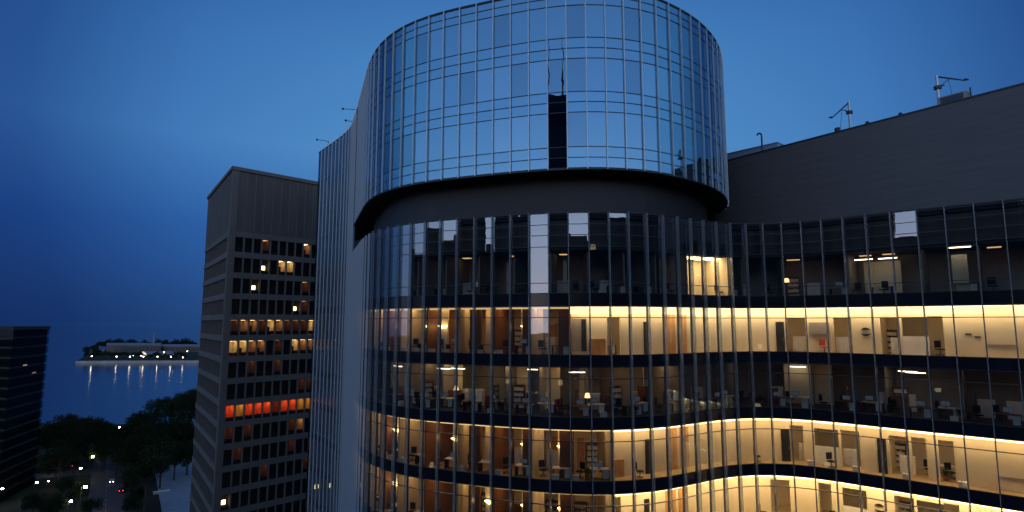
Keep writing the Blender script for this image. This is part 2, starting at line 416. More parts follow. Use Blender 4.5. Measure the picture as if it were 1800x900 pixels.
# corridor wall features, bay by bay (k counted from the bay right of the mirrored tower)
def corridor(fl, T, ka, kb, cov, cz, d=1.5, wm='wall'):
    z0, z1 = T-3.71, T-.07
    for k in range(ka, kb):
        vm = emat(cov.name+'_bay', (1, .73, .39), cov.node_tree.nodes['Emission'].inputs[1].default_value*random.uniform(.78, 1.12)) if k % 2 else cov
        wall('cove_lamp', k, .025, .975, .42, cz[0], cz[1], vm, .08)
    for k in range(ka, kb):
        ty = {0: 'glaz', 1: 'base', 2: 'open', 4: 'slit', 6: 'wood', 7: 'wood', 12: 'door', 13: 'open', 14: 'cab', 15: 'open', 16: 'mark',
              17: 'open', 18: 'low', 19: 'half', 20: 'dash', 21: 'rail'}.get(k, 'plain')
        if fl == 3: ty = {2: 'open', 12: 'open', 15: 'low', 17: 'open', 13: 'plain', 14: 'half'}.get(k, ty)
        if fl == 2: ty = {2: 'base', 13: 'half', 14: 'low', 19: 'half', 16: 'door', 17: 'open', 18: 'half', 20: 'plain'}.get(k, ty)
        w = M[wm]
        if ty == 'open':
            wall('corridor_wall', k, 0, .12, d, z0, z1, w); wall('corridor_wall', k, .9, 1, d, z0, z1, w)
            wall('corridor_wall', k, .12, .9, d, z1-.75, z1, w)
        elif ty == 'low':
            wall('corridor_wall', k, 0, 1, d, z0, z0+1.45, M['white']); wall('corridor_wall', k, 0, 1, d, z1-.8, z1, w)
            wall('glazed_screen', k, .02, .98, d+.04, z0+1.46, z1-.81, M['sideglass'], .02)
        elif ty == 'half':
            wall('corridor_wall', k, .55, 1, d, z0, z1, w); wall('corridor_wall', k, 0, .55, d, z1-.7, z1, w)
        else:
            wall('corridor_wall', k, 0, 1, d, z0, z1, w)
        if ty == 'glaz':
            wall('wall_panel', k, .1, .92, d-.05, z0+.3, z1-.85, M['wallgrey'], .04)
            wall('door', k, .62, .88, d-.09, z0+.3, z1-.9, M['dark'], .03)
        if ty == 'base': wall('wall_panel', k, .04, .96, d-.25, z0, z0+1.25, M['wood'], .24)
        if ty == 'wood':
            wall('wall_panel', k, .03, .80 if k == 6 else .66, d-.05, z0, z1-.02, M['wood'], .04)
        if ty in ('slit', 'door'):
            u = .45 if ty == 'slit' else .62
            dr = wall('door', k, u, u+.36, d-.06, z0, z0+2.55, M['dark'], .05)
            b = BM(); baybox(b, L, k, u+.30, u+.32, d-.13, d-.075, z0+.95, z0+1.2); bpart('handle', b, M['steel'], parent=None).parent = dr
        if ty == 'cab': wall('wall_panel', k, .05, .93, d-.2, z0+1.5, z0+2.5, M['wallgrey'], .19)
        if ty == 'dash':
            for (u0, u1, zz) in ((.3, .52, 1.62), (.62, .82, 1.42)): wall('wall_sign', k, u0, u1, d-.05, z0+zz, z0+zz+.09, M['dark'], .04)
        if ty == 'rail': wall('wall_rail', k, .02, .98, d-.07, z0+.9, z0+.96, M['wallgrey'], .06)
        if ty == 'mark':
            b = BM()
            c = Vector((.5, 1.7))
            for a0 in (20, 200):
                pts = []
                for s_ in range(10):
                    a = R(a0+s_*16); r1 = .34; r0 = .34-.20*math.sin(math.pi*s_/9)
                    pts.append((a, r0, r1))
                for (a, r0, r1), (a2, s0, s1) in zip(pts, pts[1:]):
                    P4 = [(r0, a), (r1, a), (s1, a2), (s0, a2)]
                    Q = [L.at(k, .5+r*math.cos(t)/W, d-.045, z0+1.75+r*math.sin(t)) for r, t in P4]
                    Q2 = [q-(L.nor[k-K0]*-.03) for q in Q]
                    hexa(b, Q, Q2)
            bpart('wall_emblem', b, M['dark'])
    # rooms seen through the openings
    wallrun('back_wall', ka, kb, 5.2, z0, z1, M['wall'])
    glowstrip(ka, kb, 3.0, 3.5, z1-.08, z1-.03, M['backl'], 'ceiling_lamp_or_fill')  # added fill, not a fitting: lightens the rooms behind the openings
    for k in (2, 6, 10, 14, 17, 20):
        if ka <= k < kb: radial('partition_wall', k, d+.15, 5.2, z0, z1, M['wall'])
corridor(0, TOPS[0], 0, KEND, M['cove'], (TOPS[0]-.60, TOPS[0]-.08))
corridor(2, TOPS[2], 2, KEND, M['cove3'], (TOPS[2]-.24, TOPS[2]-.08), d=1.7)
corridor(3, TOPS[3], 2, KEND, M['cove4'], (TOPS[3]-.24, TOPS[3]-.08), d=2.0)
# office side (left) of the lit floors
for fl, ke, cm in ((0, 0, 'cove_dim'), (2, 2, 'cove3d'), (3, 2, 'cove3d')):
    T = TOPS[fl]; z0, z1 = T-3.71, T-.07
    if fl == 0: glowstrip(KI0, ke, .55, .70, T-.20, T-.08, M[cm])
    else:
        glowstrip(KI0, ke, .40, .48, T-.17, T-.08, M['coveL'])
        for k in range(-15, ke):
            if k % 2: wall('ceiling_lamp_or_fill', k, .25, .75, .4, T-.12, T-.07, M['cove3d'], .4)
    wallrun('back_wall', KI0, ke, 4.6, z0, z1, M['wall'])
    for k in range(KI0+1, ke+1):
        if k % 2 == 0: radial('partition_wall', k, .35, 4.6, z0, z1, M['wall'] if k % 4 else M['darkwood'])
    for k in (-17, -13, -9, -6, -3, -1): wall('wall_panel', k, .35, 1, 1.2 if k > -8 else 2.2, z0, z1, M['darkwood'], .1)
    for k in (-5, -2): wall('wall_panel', k, 0, .35, 2.2, z0, z1, M['wall'], .1)
M['pan1'] = emat('ceiling_fill', (1, .74, .42), 14.); M['pan3'] = emat('ceiling_fill_gold', (1, .66, .30), 10.); M['pan4'] = emat('ceiling_fill_bright', (1, .69, .32), 23.)  # emission for the added ceiling fills
M['pand'] = emat('dim_ceiling_fill', (1, .60, .28), 1.0); M['panm'] = emat('open_office_fill', (1, .64, .28), 6.); M['panu'] = emat('bright_room_fill', (1, .70, .34), 16.)
M['pano'] = emat('office_ceiling_fill', (1, .60, .25), 5.)
for fl, ka, kb, m_ in ((0, 0, KEND, 'pan1'), (2, 2, KEND, 'pan3'), (3, 2, KEND, 'pan4')):
    glowstrip(ka, kb, .70, 1.25, TOPS[fl]-.12, TOPS[fl]-.07, M[m_], 'ceiling_lamp_or_fill')  # added fill above the glass line, brightens corridor walls and floor
for fl, ke in ((0, 0), (2, 2), (3, 2)):
    glowstrip(-15, ke, 1.3, 1.9, TOPS[fl]-.12, TOPS[fl]-.07, M['pano'], 'ceiling_lamp_or_fill')  # added fill that brightens the left offices
glowstrip(8, KEND, 2.6, 3.2, TOPS[1]-.12, TOPS[1]-.07, M['pand'], 'ceiling_lamp_or_fill')  # added dim fill for the right half of the open-plan floor
for k in range(-14, 8):
    if k % 3: wall('ceiling_lamp_or_fill', k, .1, .9, 2.8 + (k % 2)*1.4, TOPS[1]-.12, TOPS[1]-.07, M['panm'], .6)  # added fill panels that warm the open-plan floor
for k in (-8, -7, -4, -1, 5, 13, 16, 17, 21): wall('ceiling_lamp_or_fill', k, .3, .8, 2.6, 5.40, 5.44, M['pand'], .5)  # small added fills for a few top-floor rooms
glowstrip(7, 10, 1.2, 2.4, 5.38, 5.44, M['panu'], 'ceiling_lamp_or_fill')  # added fill that brightens this one room
rv = random.Random(21)
for fl, ke in ((0, 0), (2, 2), (3, 2)):
    z0 = TOPS[fl]-3.71
    for k in range(-15, ke):
        c_ = rv.random()
        if c_ < .3:
            dr = wall('door', k, .3, .85, 4.53, z0, z0+2.3, M['wood'], .05)
        elif c_ < .5: wall('wall_panel', k, .1, .9, 4.54, z0+1.1, z0+2.3, M['white'], .04)
        elif c_ < .7: wall('wall_panel', k, 0, .8, 3.4, z0, z0+3.6, M['wood'], .08)
        elif c_ < .8: wall('glazed_screen', k, 0, 1, 2.6, z0, z0+2.4, M['sideglass'], .03)
# dim open-plan floor and the tall top floor
T = TOPS[1]; z0, z1 = T-3.71, T-.07
wallrun('back_wall', KI0, KEND, 7.2, z0, z1, M['wallgrey'])
for k in (-15, -11, -8, -4, -2, 1, 4, 8, 11, 14, 17, 20): radial('partition_wall', k, 2.6, 7.2, z0, z1, M['wallgrey'])
for (k, u0, u1, d) in ((-2, 0, 1, 5), (-8, .1, .7, 4.2), (-4, .1, .8, 5), (0, .55, .9, 4.5), (4, .1, .5, 3.5), (5, .3, .8, 3.0), (13, 0, 1, 4), (14, 0, .7, 4.6), (-13, .2, .9, 3)):
    wall('wall_panel', k, u0, u1, d, z0, z1-.3, M['wall'], .08)
wallrun('back_wall', KI0, KEND, 4.4, 2.06, 5.45, M['wallgrey'])
for k in (-15, -12, -9, -7, -5, -3, -1, 1, 3, 5, 11, 13, 16, 19, 21): radial('partition_wall', k, .8, 4.4, 2.06, 5.45, M['wallgrey'])
radial('partition_wall', 7, .3, 3.2, 2.06, 5.45, M['wall']); radial('partition_wall', 10, .3, 3.2, 2.06, 5.45, M['wall'])
wallrun('back_wall', 7, 10, 3.2, 2.06, 5.45, M['wall'])
wall('wall_panel', 8, .35, .5, 2.9, 2.8, 4.3, M['wallgrey'], .08)
for (k, u0, u1, d) in ((20, .05, .6, 1.3), (-8, .5, .9, 2.2), (-4, .2, .5, 2.2), (-1, .6, .8, 2.), (5, .2, .9, 2.2), (17, 0, 1, 3), (16, .4, 1, 3.2)):
    wall('wall_panel', k, u0, u1, d, 2.06, 4.9, M['wall'], .08)

# ---- furniture and lamps: things of their own
def proto(name, cat, parts):
    t = thing(name, 'x', cat)
    for p in parts:
        nm, bm, m = p[:3]
        o = obj(nm, bm, M[m], t)
        for q in p[3:]:
            obj(q[0], q[1], M[q[2]], o)
    return t
def bx(*boxes):
    b = BM()
    for q in boxes: box(b, *q)
    return b
def tb(*ts):
    b = BM()
    for q in ts: tube(b, *q)
    return b
def mk_desk(top):
    return proto('desk', 'desk', [('desktop', bx((-.7, .7, -.36, .36, .71, .75)), top), ('leg', bx((-.68, -.63, -.33, .33, 0, .71)), 'darksteel'),
        ('leg', bx((.63, .68, -.33, .33, 0, .71)), 'darksteel'), ('drawer_unit', bx((.2, .6, -.3, .3, .08, .68)), 'white', ('handle', bx((.34, .46, -.32, -.302, .5, .52)), 'steel'))])
def mk_chair(m):
    b = BM()
    for i in range(5):
        a = 2*math.pi*i/5; tube(b, (0, 0, .1), (.28*math.cos(a), .28*math.sin(a), .04), .025)
    return proto('office_chair', 'chair', [('seat', bx((-.25, .25, -.24, .24, .44, .52)), m), ('backrest', bx((-.23, .23, .22, .29, .60, 1.12)), m),
        ('stem', tb((0, 0, .08, ), ) if 0 else tb(((0, 0, .08), (0, 0, .45), .03)), 'darksteel'), ('base', b, 'darksteel')])
def mk_monitor():
    return proto('monitor', 'monitor', [('frame', bx((-.28, .28, -.02, .02, .12, .46)), 'dark', ('screen', bx((-.265, .265, -.027, -.021, .135, .445)), 'screen')), ('stand', bx((-.03, .03, 0, .03, 0, .12), (-.12, .12, -.08, .08, -.0, .015)), 'darksteel')])
def mk_cabinet(m):
    return proto('cabinet', 'cabinet', [('body', bx((-.5, .5, -.22, .22, 0, 1.3)), m), ('door', bx((-.48, -.01, -.245, -.222, .06, 1.26)), m, ('handle', bx((-.07, -.05, -.265, -.246, .6, .8)), 'steel')),
        ('door', bx((.01, .48, -.245, -.222, .06, 1.26)), m, ('handle', bx((.05, .07, -.265, -.246, .6, .8)), 'steel'))])
def mk_shelf():
    b = BM(); rnd = random.Random(3)
    for s in range(4):
        x = -.42
        while x < .38:
            w_ = rnd.uniform(.03, .07); box(b, x, x+w_*.9, -.12, .1, .08+s*.45, .08+s*.45+rnd.uniform(.22, .34)); x += w_
    return proto('bookshelf', 'bookshelf', [('case', bx((-.5, -.46, -.17, .17, 0, 1.9), (.46, .5, -.17, .17, 0, 1.9), (-.46, .46, .14, .17, 0, 1.9)), 'darkwood'),
        ('shelf', bx(*[(-.46, .46, -.16, .14, z, z+.03) for z in (.05, .5, .95, 1.4, 1.85)]), 'darkwood'), ('books', b, 'paper')])
def mk_walllamp():
    b = BM(); hexa(b, [(-.14, -.16, 0), (.14, -.16, 0), (.14, 0, 0), (-.14, 0, 0)], [(-.42, -.30, .24), (.42, -.30, .24), (.42, 0, .24), (-.42, 0, .24)])
    return proto('wall_lamp', 'wall lamp', [('shade', b, 'warm'), ('bracket', bx((-.06, .06, 0.002, .05, -.04, .14)), 'darksteel')])
def mk_floorlamp():
    b = BM(); tube(b, (0, 0, 1.35), (0, 0, 1.68), .22, .14, 12)
    return proto('floor_lamp', 'floor lamp', [('shade', b, 'warm_dim'), ('pole', tb(((0, 0, .03), (0, 0, 1.35), .015)), 'darksteel'), ('base', tb(((0, 0, 0), (0, 0, .03), .16)), 'darksteel')])
def mk_ceil():
    return proto('ceiling_light', 'ceiling light', [('diffuser', bx((-.62, .62, -.09, .09, -.09, -.03)), 'tube'), ('housing', bx((-.65, .65, -.11, .11, -.03, 0)), 'white')])
def mk_plant():
    b = BM(); rnd = random.Random(5)
    for i in range(70):
        a = rnd.uniform(0, 6.28); e = rnd.uniform(.2, 1.3); l = rnd.uniform(.25, .6)
        d = Vector((math.cos(a)*math.cos(e), math.sin(a)*math.cos(e), math.sin(e))); s = d.cross(Vector((0, 0, 1))).normalized()*.05
        o_ = Vector((0, 0, .4)); face(b, [o_, o_+d*l*.5+s, o_+d*l, o_+d*l*.5-s])
    return proto('potted_plant', 'plant', [('pot', tb(((0, 0, 0), (0, 0, .38), .14, .19, 12)), 'terracotta'), ('foliage', b, 'green')])
def mk_boxes():
    return proto('storage_box', 'box', [('carton', bx((-.24, .24, -.18, .18, 0, .32)), 'paper'), ('lid', bx((-.25, .25, -.19, .19, .32, .37)), 'white')])
PR = {'deskw': mk_desk('white'), 'deskd': mk_desk('darkwood'), 'chair': mk_chair('black'), 'redchair': mk_chair('red'), 'monitor': mk_monitor(), 'cabw': mk_cabinet('white'),
      'cabd': mk_cabinet('darkwood'), 'shelf': mk_shelf(), 'wlamp': mk_walllamp(), 'flamp': mk_floorlamp(), 'clight': mk_ceil(), 'plant': mk_plant(), 'box': mk_boxes()}
DESC = {'deskw': 'white-topped desk', 'deskd': 'dark wood desk', 'chair': 'black office chair', 'redchair': 'red office chair', 'monitor': 'dark desk monitor', 'cabw': 'white two-door cabinet',
        'cabd': 'brown two-door cabinet', 'shelf': 'brown bookshelf', 'wlamp': 'glowing flared wall lamp', 'flamp': 'glowing floor lamp', 'clight': 'long white ceiling light', 'plant': 'leafy potted plant', 'box': 'pale carton with lid'}
GRP = {'deskw': 'office desks', 'deskd': 'office desks', 'chair': 'office chairs', 'redchair': 'office chairs', 'monitor': 'desk monitors', 'cabw': 'cabinets', 'cabd': 'cabinets', 'shelf': 'bookshelves',
       'wlamp': 'wall lamps in the offices', 'flamp': 'floor lamps', 'clight': 'ceiling lights', 'plant': 'potted plants', 'box': 'cartons'}
used = {}
placed = set()
def put(kind, fl, k, u, d, dz=0., rot=0.):
    if k > 22: return
    p = L.at(k, u, d, FZ[fl]+dz); h = L.head(k)+R(rot)
    lab = DESC[kind]+' '+where(fl, k)
    if lab in placed:
        lab = ('rear ' if d > 2.5 else 'nearer ')+lab
        if lab in placed: return
    placed.add(lab)
    if kind not in used:
        o = PR[kind]; o.location = p; o.rotation_euler = (0, 0, h); o['label'] = lab; o['group'] = GRP[kind]; used[kind] = 1
    else:
        dup(PR[kind], p, h, lab, GRP[kind])
# office floors, left
for fl, ke in ((0, 0), (2, 2), (3, 2)):
    for k in range(-13, ke):
        top = 'deskw' if fl else 'deskd'
        if k % 2: put(top, fl, k, .5, 1.1)
        if k % 2 == 0: put('chair', fl, k, .45, 1.3, rot=(k*47) % 90-45)
        if k % 4 == 1 or k in (-6, -2): put('monitor', fl, k, .45, 1.1 if k % 2 else 2.0, .75 if k % 2 else .75) if k % 2 else None
    lampk = {0: (-8, -9, -3), 2: (-3, -1, -13, -7), 3: (-3, -1, -13, -5)}[fl]
    for k in lampk: put('wlamp', fl, k, .5, 2.1 if k != -13 else 1.6, 1.9 if fl else 2.1) if False else None
def mount(kind, fl, k, u, d, h): put(kind, fl, k, u, d, h)
for fl, ks in ((0, (-9, -8, -3)), (2, (-12, -7, -3, -1)), (3, (-12, -5, -3, -1))):
    for k in ks:
        wall('lamp_pier', k, .22, .78, 1.65, FZ[fl], FZ[fl]+3.6, M['wall'], .2)
        put('wlamp', fl, k, .5, 1.59, 2.0)
for k in range(-15, KEND-3):
    if k % 3 == 0: put('deskd', 1, k, .5, 1.3)
    elif k % 3 == 1: put('deskw', 1, k, .5, 2.4)
    if k % 3 == 0: put('monitor', 1, k, .5, 1.3, .75)
    if k % 3 == 2: put('chair', 1, k, .5, 1.6, rot=k*31 % 120)
    if k % 7 == 3: put('shelf', 1, k, .5, 4.0)
    if k % 5 == 2: put('cabd', 1, k, .5, 3.4)
    if k % 6 == 1: put('box', 1, k, .7, .8)
for k in (-12, -1, -5): put('redchair', 1, k, .3, 1.8, rot=30)
for (k, u, d) in ((-12, .5, 1.5), (-8, .35, 2.0), (-7, .1, 2.6), (0, .35, 2.2), (18, .3, 2.6), (17, .9, 3.6), (13, .5, 3.5), (-3, .5, 4)):
    put('clight', 1, k, u, d, 3.22)
for (k, u, d) in ((0, .9, 1.4), (-8, .8, 3)): put('flamp', 1, k, u, d)
for (k, u, d) in ((3, .5, .9), (-6, .4, 1.0), (10, .4, 1.2)): put('plant', 1, k, u, d)
rc = random.Random(9)
for k in range(-14, KEND-3):
    if k % 2: put('chair', 1, k, .15, 2.9, rot=rc.uniform(0, 300))
    if k % 4 in (0, 1): put('cabw', 1, k, .75, 4.6)
    if k % 3 == 1: put('monitor', 1, k, .35, 2.4, .75)
    if k % 5 == 0: put('shelf', 1, k, .3, 3.1, rot=90)
    if k % 4 == 3: put('plant', 1, k, .85, 1.9)
for fl, ke in ((0, 0), (2, 2), (3, 2)):
    for k in range(-14, ke):
        c_ = rc.random()
        if c_ < .3: put('cabw', fl, k, .6, 4.2)
        elif c_ < .55: put('shelf', fl, k, .5, 4.3)
        elif c_ < .7: put('plant', fl, k, .8, .8)
        elif c_ < .85: put('cabd', fl, k, .4, 4.2)
        if rc.random() < .5: put('box', fl, k, .2, .6)
for k in range(-10, 22):
    if k in (7, 8, 9): continue
    c_ = rc.random()
    if c_ < .35: put('chair', 'U', k, .4, 1.2, rot=rc.uniform(0, 300))
    elif c_ < .6: put('deskd', 'U', k, .5, 1.5)
    elif c_ < .75: put('cabw', 'U', k, .5, 3.4)
# corridor rooms
for fl in (0, 2, 3):
    for (kind, k, u, d) in (('deskw', 2, .5, 3.2), ('cabd', 2, .5, 4.7), ('cabw', 13, .6, 3.0), ('cabw', 15, .4, 2.6), ('cabw', 17, .7, 2.8), ('shelf', 17, .2, 4.6), ('redchair' if fl == 0 else 'chair', 14, .7, 1.1 if fl == 0 else 1.0),
                            ('chair', 19, .3, 3.0), ('deskw', 19, .25, 4.0), ('chair', 18, .5, 3.2), ('plant', 19, .15, 2.2)):
        if fl == 0 and kind == 'plant': continue
        put(kind, fl, k, u, d, rot=0 if 'chair' not in kind else 40)
for k in (13, 15, 17, 19): 
    for fl in (2, 3): put('box', fl, k, .8, .9)
for fl, k, u, d in ((2, 3, .7, .9), (2, 11, .4, 1.0), (3, 11, .6, 1.1), (3, 18, .6, 1.0)): put('chair', fl, k, u, d, rot=70)
# tall top floor
for (kind, k, u, d, h) in (('clight', 7, .5, 1.6, 3.38), ('clight', 8, .5, 2.2, 3.38), ('clight', 9, .4, 1.6, 3.38), ('clight', 20, .4, .8, 3.38), ('clight', 16, .6, 1.6, 3.0),
                           ('clight', 17, .6, 1.8, 3.0), ('flamp', 13, .2, 1.4, 0), ('cabw', 7, .3, 2.8, 0), ('shelf', 13, .5, 2.8, 0), ('cabw', 14, .3, 2.9, 0), ('chair', 16, .3, 1.2, 0), ('deskw', 17, .3, 1.6, 0),
                           ('box', 1, .7, .8, 0), ('deskd', 2, .6, 1.0, 0), ('plant', 3, .3, .9, 0), ('chair', 9, .7, 1.0, 0), ('deskw', 15, .5, 1.4, 0), ('monitor', 15, .5, 1.4, .75)):
    put(kind, 'U', k, u, d, h)

# ------------------------------------------------------------------ roof furniture
def davit(name, label, x, y, z, h, arm, az, dn, group='roof davit cranes'):
    t = thing(name, label, 'crane', (x, y, z), az, group)
    obj('mast', tb(((0, 0, .1), (0, 0, h), .13, .11, 10)), M['steel'], t)
    obj('arm', tb(((0, 0, h*.97), (arm, 0, h*.97-dn), .07, .05, 6), ((arm-.05, 0, h*.97-dn+.1), (arm+.25, 0, h*.97-dn+.05), .1, .06, 6)), M['darksteel'], t)
    obj('collar', tb(((0, 0, h*.62), (0, 0, h*.70), .28, .28, 10), ((-.1, 0, h*.66), (.5, 0, h*.72), .05)), M['darksteel'], t)
    obj('brace', tb(((.2, 0, h*.7), (arm*.45, 0, h*.97-dn*.45), .03, .03, 5)), M['darksteel'], t)
    obj('base_plate', bx((-.4, .9, -.4, .4, -.02, .2)), M['darksteel'], t)
    obj('cable', tb(((arm*.4, 0, h*.97-dn*.4), (arm*.55, 0, .35), .018, .018, 4)), M['darksteel'], t)
    return t
wz = 17.22
def onwall(px, depth=1.2):
    # a point on the wall top under photograph column px (plan position on the straight wall)
    u = (px-900)/1015
    best = min(range(400), key=lambda i: abs((lambda p: 900+1015*p.x/(p.y*math.cos(TH)+wz*math.sin(TH)))(wa.lerp(wb, i/400))-px))
    return wa.lerp(wb, best/400)+wn*depth
p = onwall(1484); davit('davit_crane', 'small roof davit crane with its arm hanging down to the left', p.x, p.y, wz-.15, 3.0, 1.9, R(190), 1.6)
p = onwall(1641); davit('davit_crane', 'larger roof davit crane with its arm stretched out to the right', p.x, p.y, wz-.15, 3.0, 2.0, R(-12), .5)
p = onwall(1333, .8)
t = thing('vent_pipe', 'thin hooked vent pipe on the low end of the metal wall', 'pipe', (p.x, p.y, wz-.12))
b = BM(); tube(b, (0, 0, 0), (0, 0, 2.0), .09)
for i in range(6):
    a, c_ = math.pi*i/6, math.pi*(i+1)/6
    tube(b, (-.22+.22*math.cos(a), 0, 2.0+.22*math.sin(a)), (-.22+.22*math.cos(c_), 0, 2.0+.22*math.sin(c_)), .09)
obj('pipe', b, M['darksteel'], t); obj('flange', tb(((0, 0, 0), (0, 0, .08), .2)), M['darksteel'], t)
for px, lab in ((1518, 'small roof vent stub right of the smaller davit crane'), (1578, 'small roof vent stub between the two davit cranes')):
    p = onwall(px, .6); t = thing('roof_vent', lab, 'vent', (p.x, p.y, wz-.13), 0, 'small roof vents')
    obj('stub', tb(((0, 0, 0), (0, 0, .38), .10)), M['darksteel'], t); obj('cap', tb(((0, 0, .38), (0, 0, .5), .18, .1)), M['darksteel'], t)
p = onwall(1668, 1.3); t = thing('roof_unit', 'boxy roof plant unit beside the larger davit crane', 'roof unit', (p.x, p.y, wz-.15), math.atan2(wt.y, wt.x))
obj('casing', bx((-1.0, .9, -.5, .5, .15, 1.0)), M['wallgrey'], t); obj('skid', bx((-1.1, 1.0, -.55, .55, 0, .148)), M['darksteel'], t)
obj('grille', bx((-.8, .7, -.53, -.502, .3, .9)), M['darksteel'], t); obj('flue', tb(((1.05, 0, .15), (1.05, 0, 1.3), .06)), M['darksteel'], t)
p = onwall(1462, 1.2); t = thing('roof_beacon', 'small dark roof unit at the foot of the smaller davit crane', 'roof unit', (p.x, p.y, wz-.15))
obj('post', tb(((0, 0, 0), (0, 0, .5), .06)), M['darksteel'], t); obj('box', bx((-.18, .18, -.18, .18, .5, .85)), M['darksteel'], t)
# pale glazed screen on the roof behind the wall
t = thing('glass_screen', 'pale glazed rooftop screen between the drum and the hooked pipe', 'screen', (24.5, 66, 17.0))
b = BM(); prism(b, [(-3, 6), (5.2, -3.2), (6.4, -2.2), (-1.8, 7)], 0, 3.0)
obj('glazing', b, pmat('pale_screen', (.30, .36, .44), .25, .2), t); 
b = BM(); prism(b, [(-3.05, 5.95), (5.2, -3.3), (6.5, -2.2), (-1.8, 7.05)], 3.0, 3.1); obj('cap', b, M['steel'], t)
for (k, lab, l, a) in ((K0+1, 'thin davit arm at the far left corner of the glass building roof', 1.8, 175), (K0+8, 'lower of two thin davit arms on the left roof edge', 1.2, 160), (K0+9, 'upper of two thin davit arms on the left roof edge', 2.0, 165)):
    p = L.at(k, .5, .6); t = thing('roof_davit', lab, 'crane', (p.x, p.y, ZR), R(a), 'thin roof davit arms')
    hh = 1.4 if l != 2.0 else 2.6
    obj('post', tb(((0, 0, 0), (0, 0, hh), .06)), M['darksteel'], t); obj('arm', tb(((0, 0, hh), (l, 0, hh+.3), .05, .04)), M['darksteel'], t)
    obj('tip', bx((l-.1, l+.15, -.1, .1, hh+.2, hh+.42)), M['darksteel'], t)

# ------------------------------------------------------------------ concrete tower on the left
M['conc'] = pmat('warm_concrete', (.15, .128, .108), .85, 0, .10, .5, .15, 30)
M['concd'] = pmat('concrete_panel', (.10, .085, .074), .85, 0, .18, .4, stretch=(1, 1, .12))
M['roomdark'] = pmat('unlit_room', (.03, .024, .02), .9)
M['roomwarm'] = pmat('warm_room', (.62, .48, .30), .8, 0, .15, 1.3)
M['roombrown'] = pmat('brown_room', (.30, .15, .09), .8, 0, .2, 1.3)
M['roomred'] = pmat('red_room', (.62, .17, .07), .8, 0, .2, 1.3)
M['lampA'] = emat('office_lamp', (1, .74, .34), 6.)
M['lampB'] = emat('office_lamp_dim', (1, .55, .24), 1.0)
M['lampR'] = emat('red_floor_lamp', (1, .36, .11), 7.)
M['lampO'] = emat('orange_floor_lamp', (1, .50, .10), 4.5)
tw = thing('concrete_tower', 'slab-sided concrete office tower with rows of windows, one row glowing red', 'building', (-47, 95, GZ))
def tpart(name, bm, m, kind=None):
    o = obj(name, bm, m); o.parent = tw; o.matrix_parent_inverse = Matrix.Translation((47, -95, 70))
    if kind: o['kind'] = kind
    return o
C = Vector((-47, 95, 0)); fd = Vector((math.sin(R(44)), math.cos(R(44)), 0)); sd = Vector((-math.sin(R(35)), math.cos(R(35)), 0))
fin_ = Vector((-fd.y, fd.x, 0)); sin_ = Vector((sd.y, -sd.x, 0))     # inward directions
PIER = .95; NB, NS = 14, 17; BW = 1.50
FL, SL = PIER+NB*BW+.5, PIER+NS*1.62+.3
WT, WP, WH = 14.3, 3.47, 2.5
rows = [WT-WP*i for i in range(24)]
def fp(t, d, z): q = C+fd*t+fin_*d; return Vector((q.x, q.y, z))
def sp(t, d, z): q = C+sd*t+sin_*d; return Vector((q.x, q.y, z))
def slabbox(bm, F, t0, t1, d0, d1, z0, z1):
    b4 = [F(t0, d0, z0), F(t1, d0, z0), F(t1, d1, z0), F(t0, d1, z0)]; t4 = [Vector((p.x, p.y, z1)) for p in b4]
    hexa(bm, b4, t4)
ZTW = 26.2
b = BM()
quad = [C, C+fd*FL, C+fd*FL+sd*SL, C+sd*SL]
prism(b, [(p.x, p.y) for p in quad], WT+.95, ZTW-.6); tpart('blank_top', b, M['concd'])
b = BM()
cc = (quad[0]+quad[2])/2
prism(b, [((p+(p-cc).normalized()*.35).x, (p+(p-cc).normalized()*.35).y) for p in quad], ZTW-.6, ZTW); tpart('roof_cap', b, M['conc'])
b = BM()
for i in range(NB+1): slabbox(b, fp, PIER+i*BW-.09, PIER+i*BW+.09, -.10, .02, WT+1.2, ZTW-.62)
for i in range(0): slabbox(b, sp, PIER+i*1.62-.09, PIER+i*1.62+.09, -.10, .02, WT+1.2, ZTW-.62)
tpart('rib', b, M['conc'])
b = BM(); 
for F, ln in ((fp, FL), (sp, SL)): slabbox(b, F, 0 if F is fp else .0, PIER, -.12, .5, GZ, WT+.95)
slabbox(b, fp, 0, PIER*.9, -.115, .4, WT+.95, ZTW-.62)
tpart('corner_pier', b, M['conc'])
for F, ln, nm in ((fp, FL, 'spandrel'), (sp, SL, 'spandrel')):
    for i in range(-1, 23):
        if i == -1: z0, z1 = WT, WT+.95
        else: z0, z1 = rows[i+1], rows[i]-WH
        b = BM(); slabbox(b, F, PIER, ln, -.05, .45, z0, z1); tpart(nm, b, M['conc'])
b = BM()
for i in range(1, NB+1): slabbox(b, fp, PIER+i*BW-.13, PIER+i*BW+.13, .0, .4, GZ, WT)
for i in range(1, NS+1): slabbox(b, sp, PIER+i*1.62-.1, PIER+i*1.62+.1, .05, .4, GZ, WT)
tpart('window_pier', b, M['conc'])
wq = []
lit = {(0, 8): ('B', .3), (1, 3): ('P', .3), (1, 5): ('A', 1), (1, 6): ('A', .6), (2, 2): ('P', .6), (3, 7): ('P', .5)}
for i, c_ in enumerate('bBBbABbbbAB'): lit[(4, i)] = (c_, 1)
for i, c_ in enumerate('AABB.b.ABBB'): 
    if c_ != '.': lit[(5, i)] = (c_, 1)
for i, c_ in enumerate('RORRRrRROOR'): lit[(8, i)] = (c_, 1)
for i in (0, 7, 8, 10): lit[(9, i)] = ('B' if i == 8 else 'b', 1)
for q_ in ((6, 2), (6, 5), (7, 8), (7, 9), (10, 1), (10, 7), (11, 4), (11, 9), (2, 8), (0, 3), (3, 8), (9, 2)): lit[q_] = ('b', 1)
lit[(12, 0)] = ('P', 1); lit[(13, 1)] = ('b', 1); lit[(13, 0)] = ('b', 1)
dk = BM()
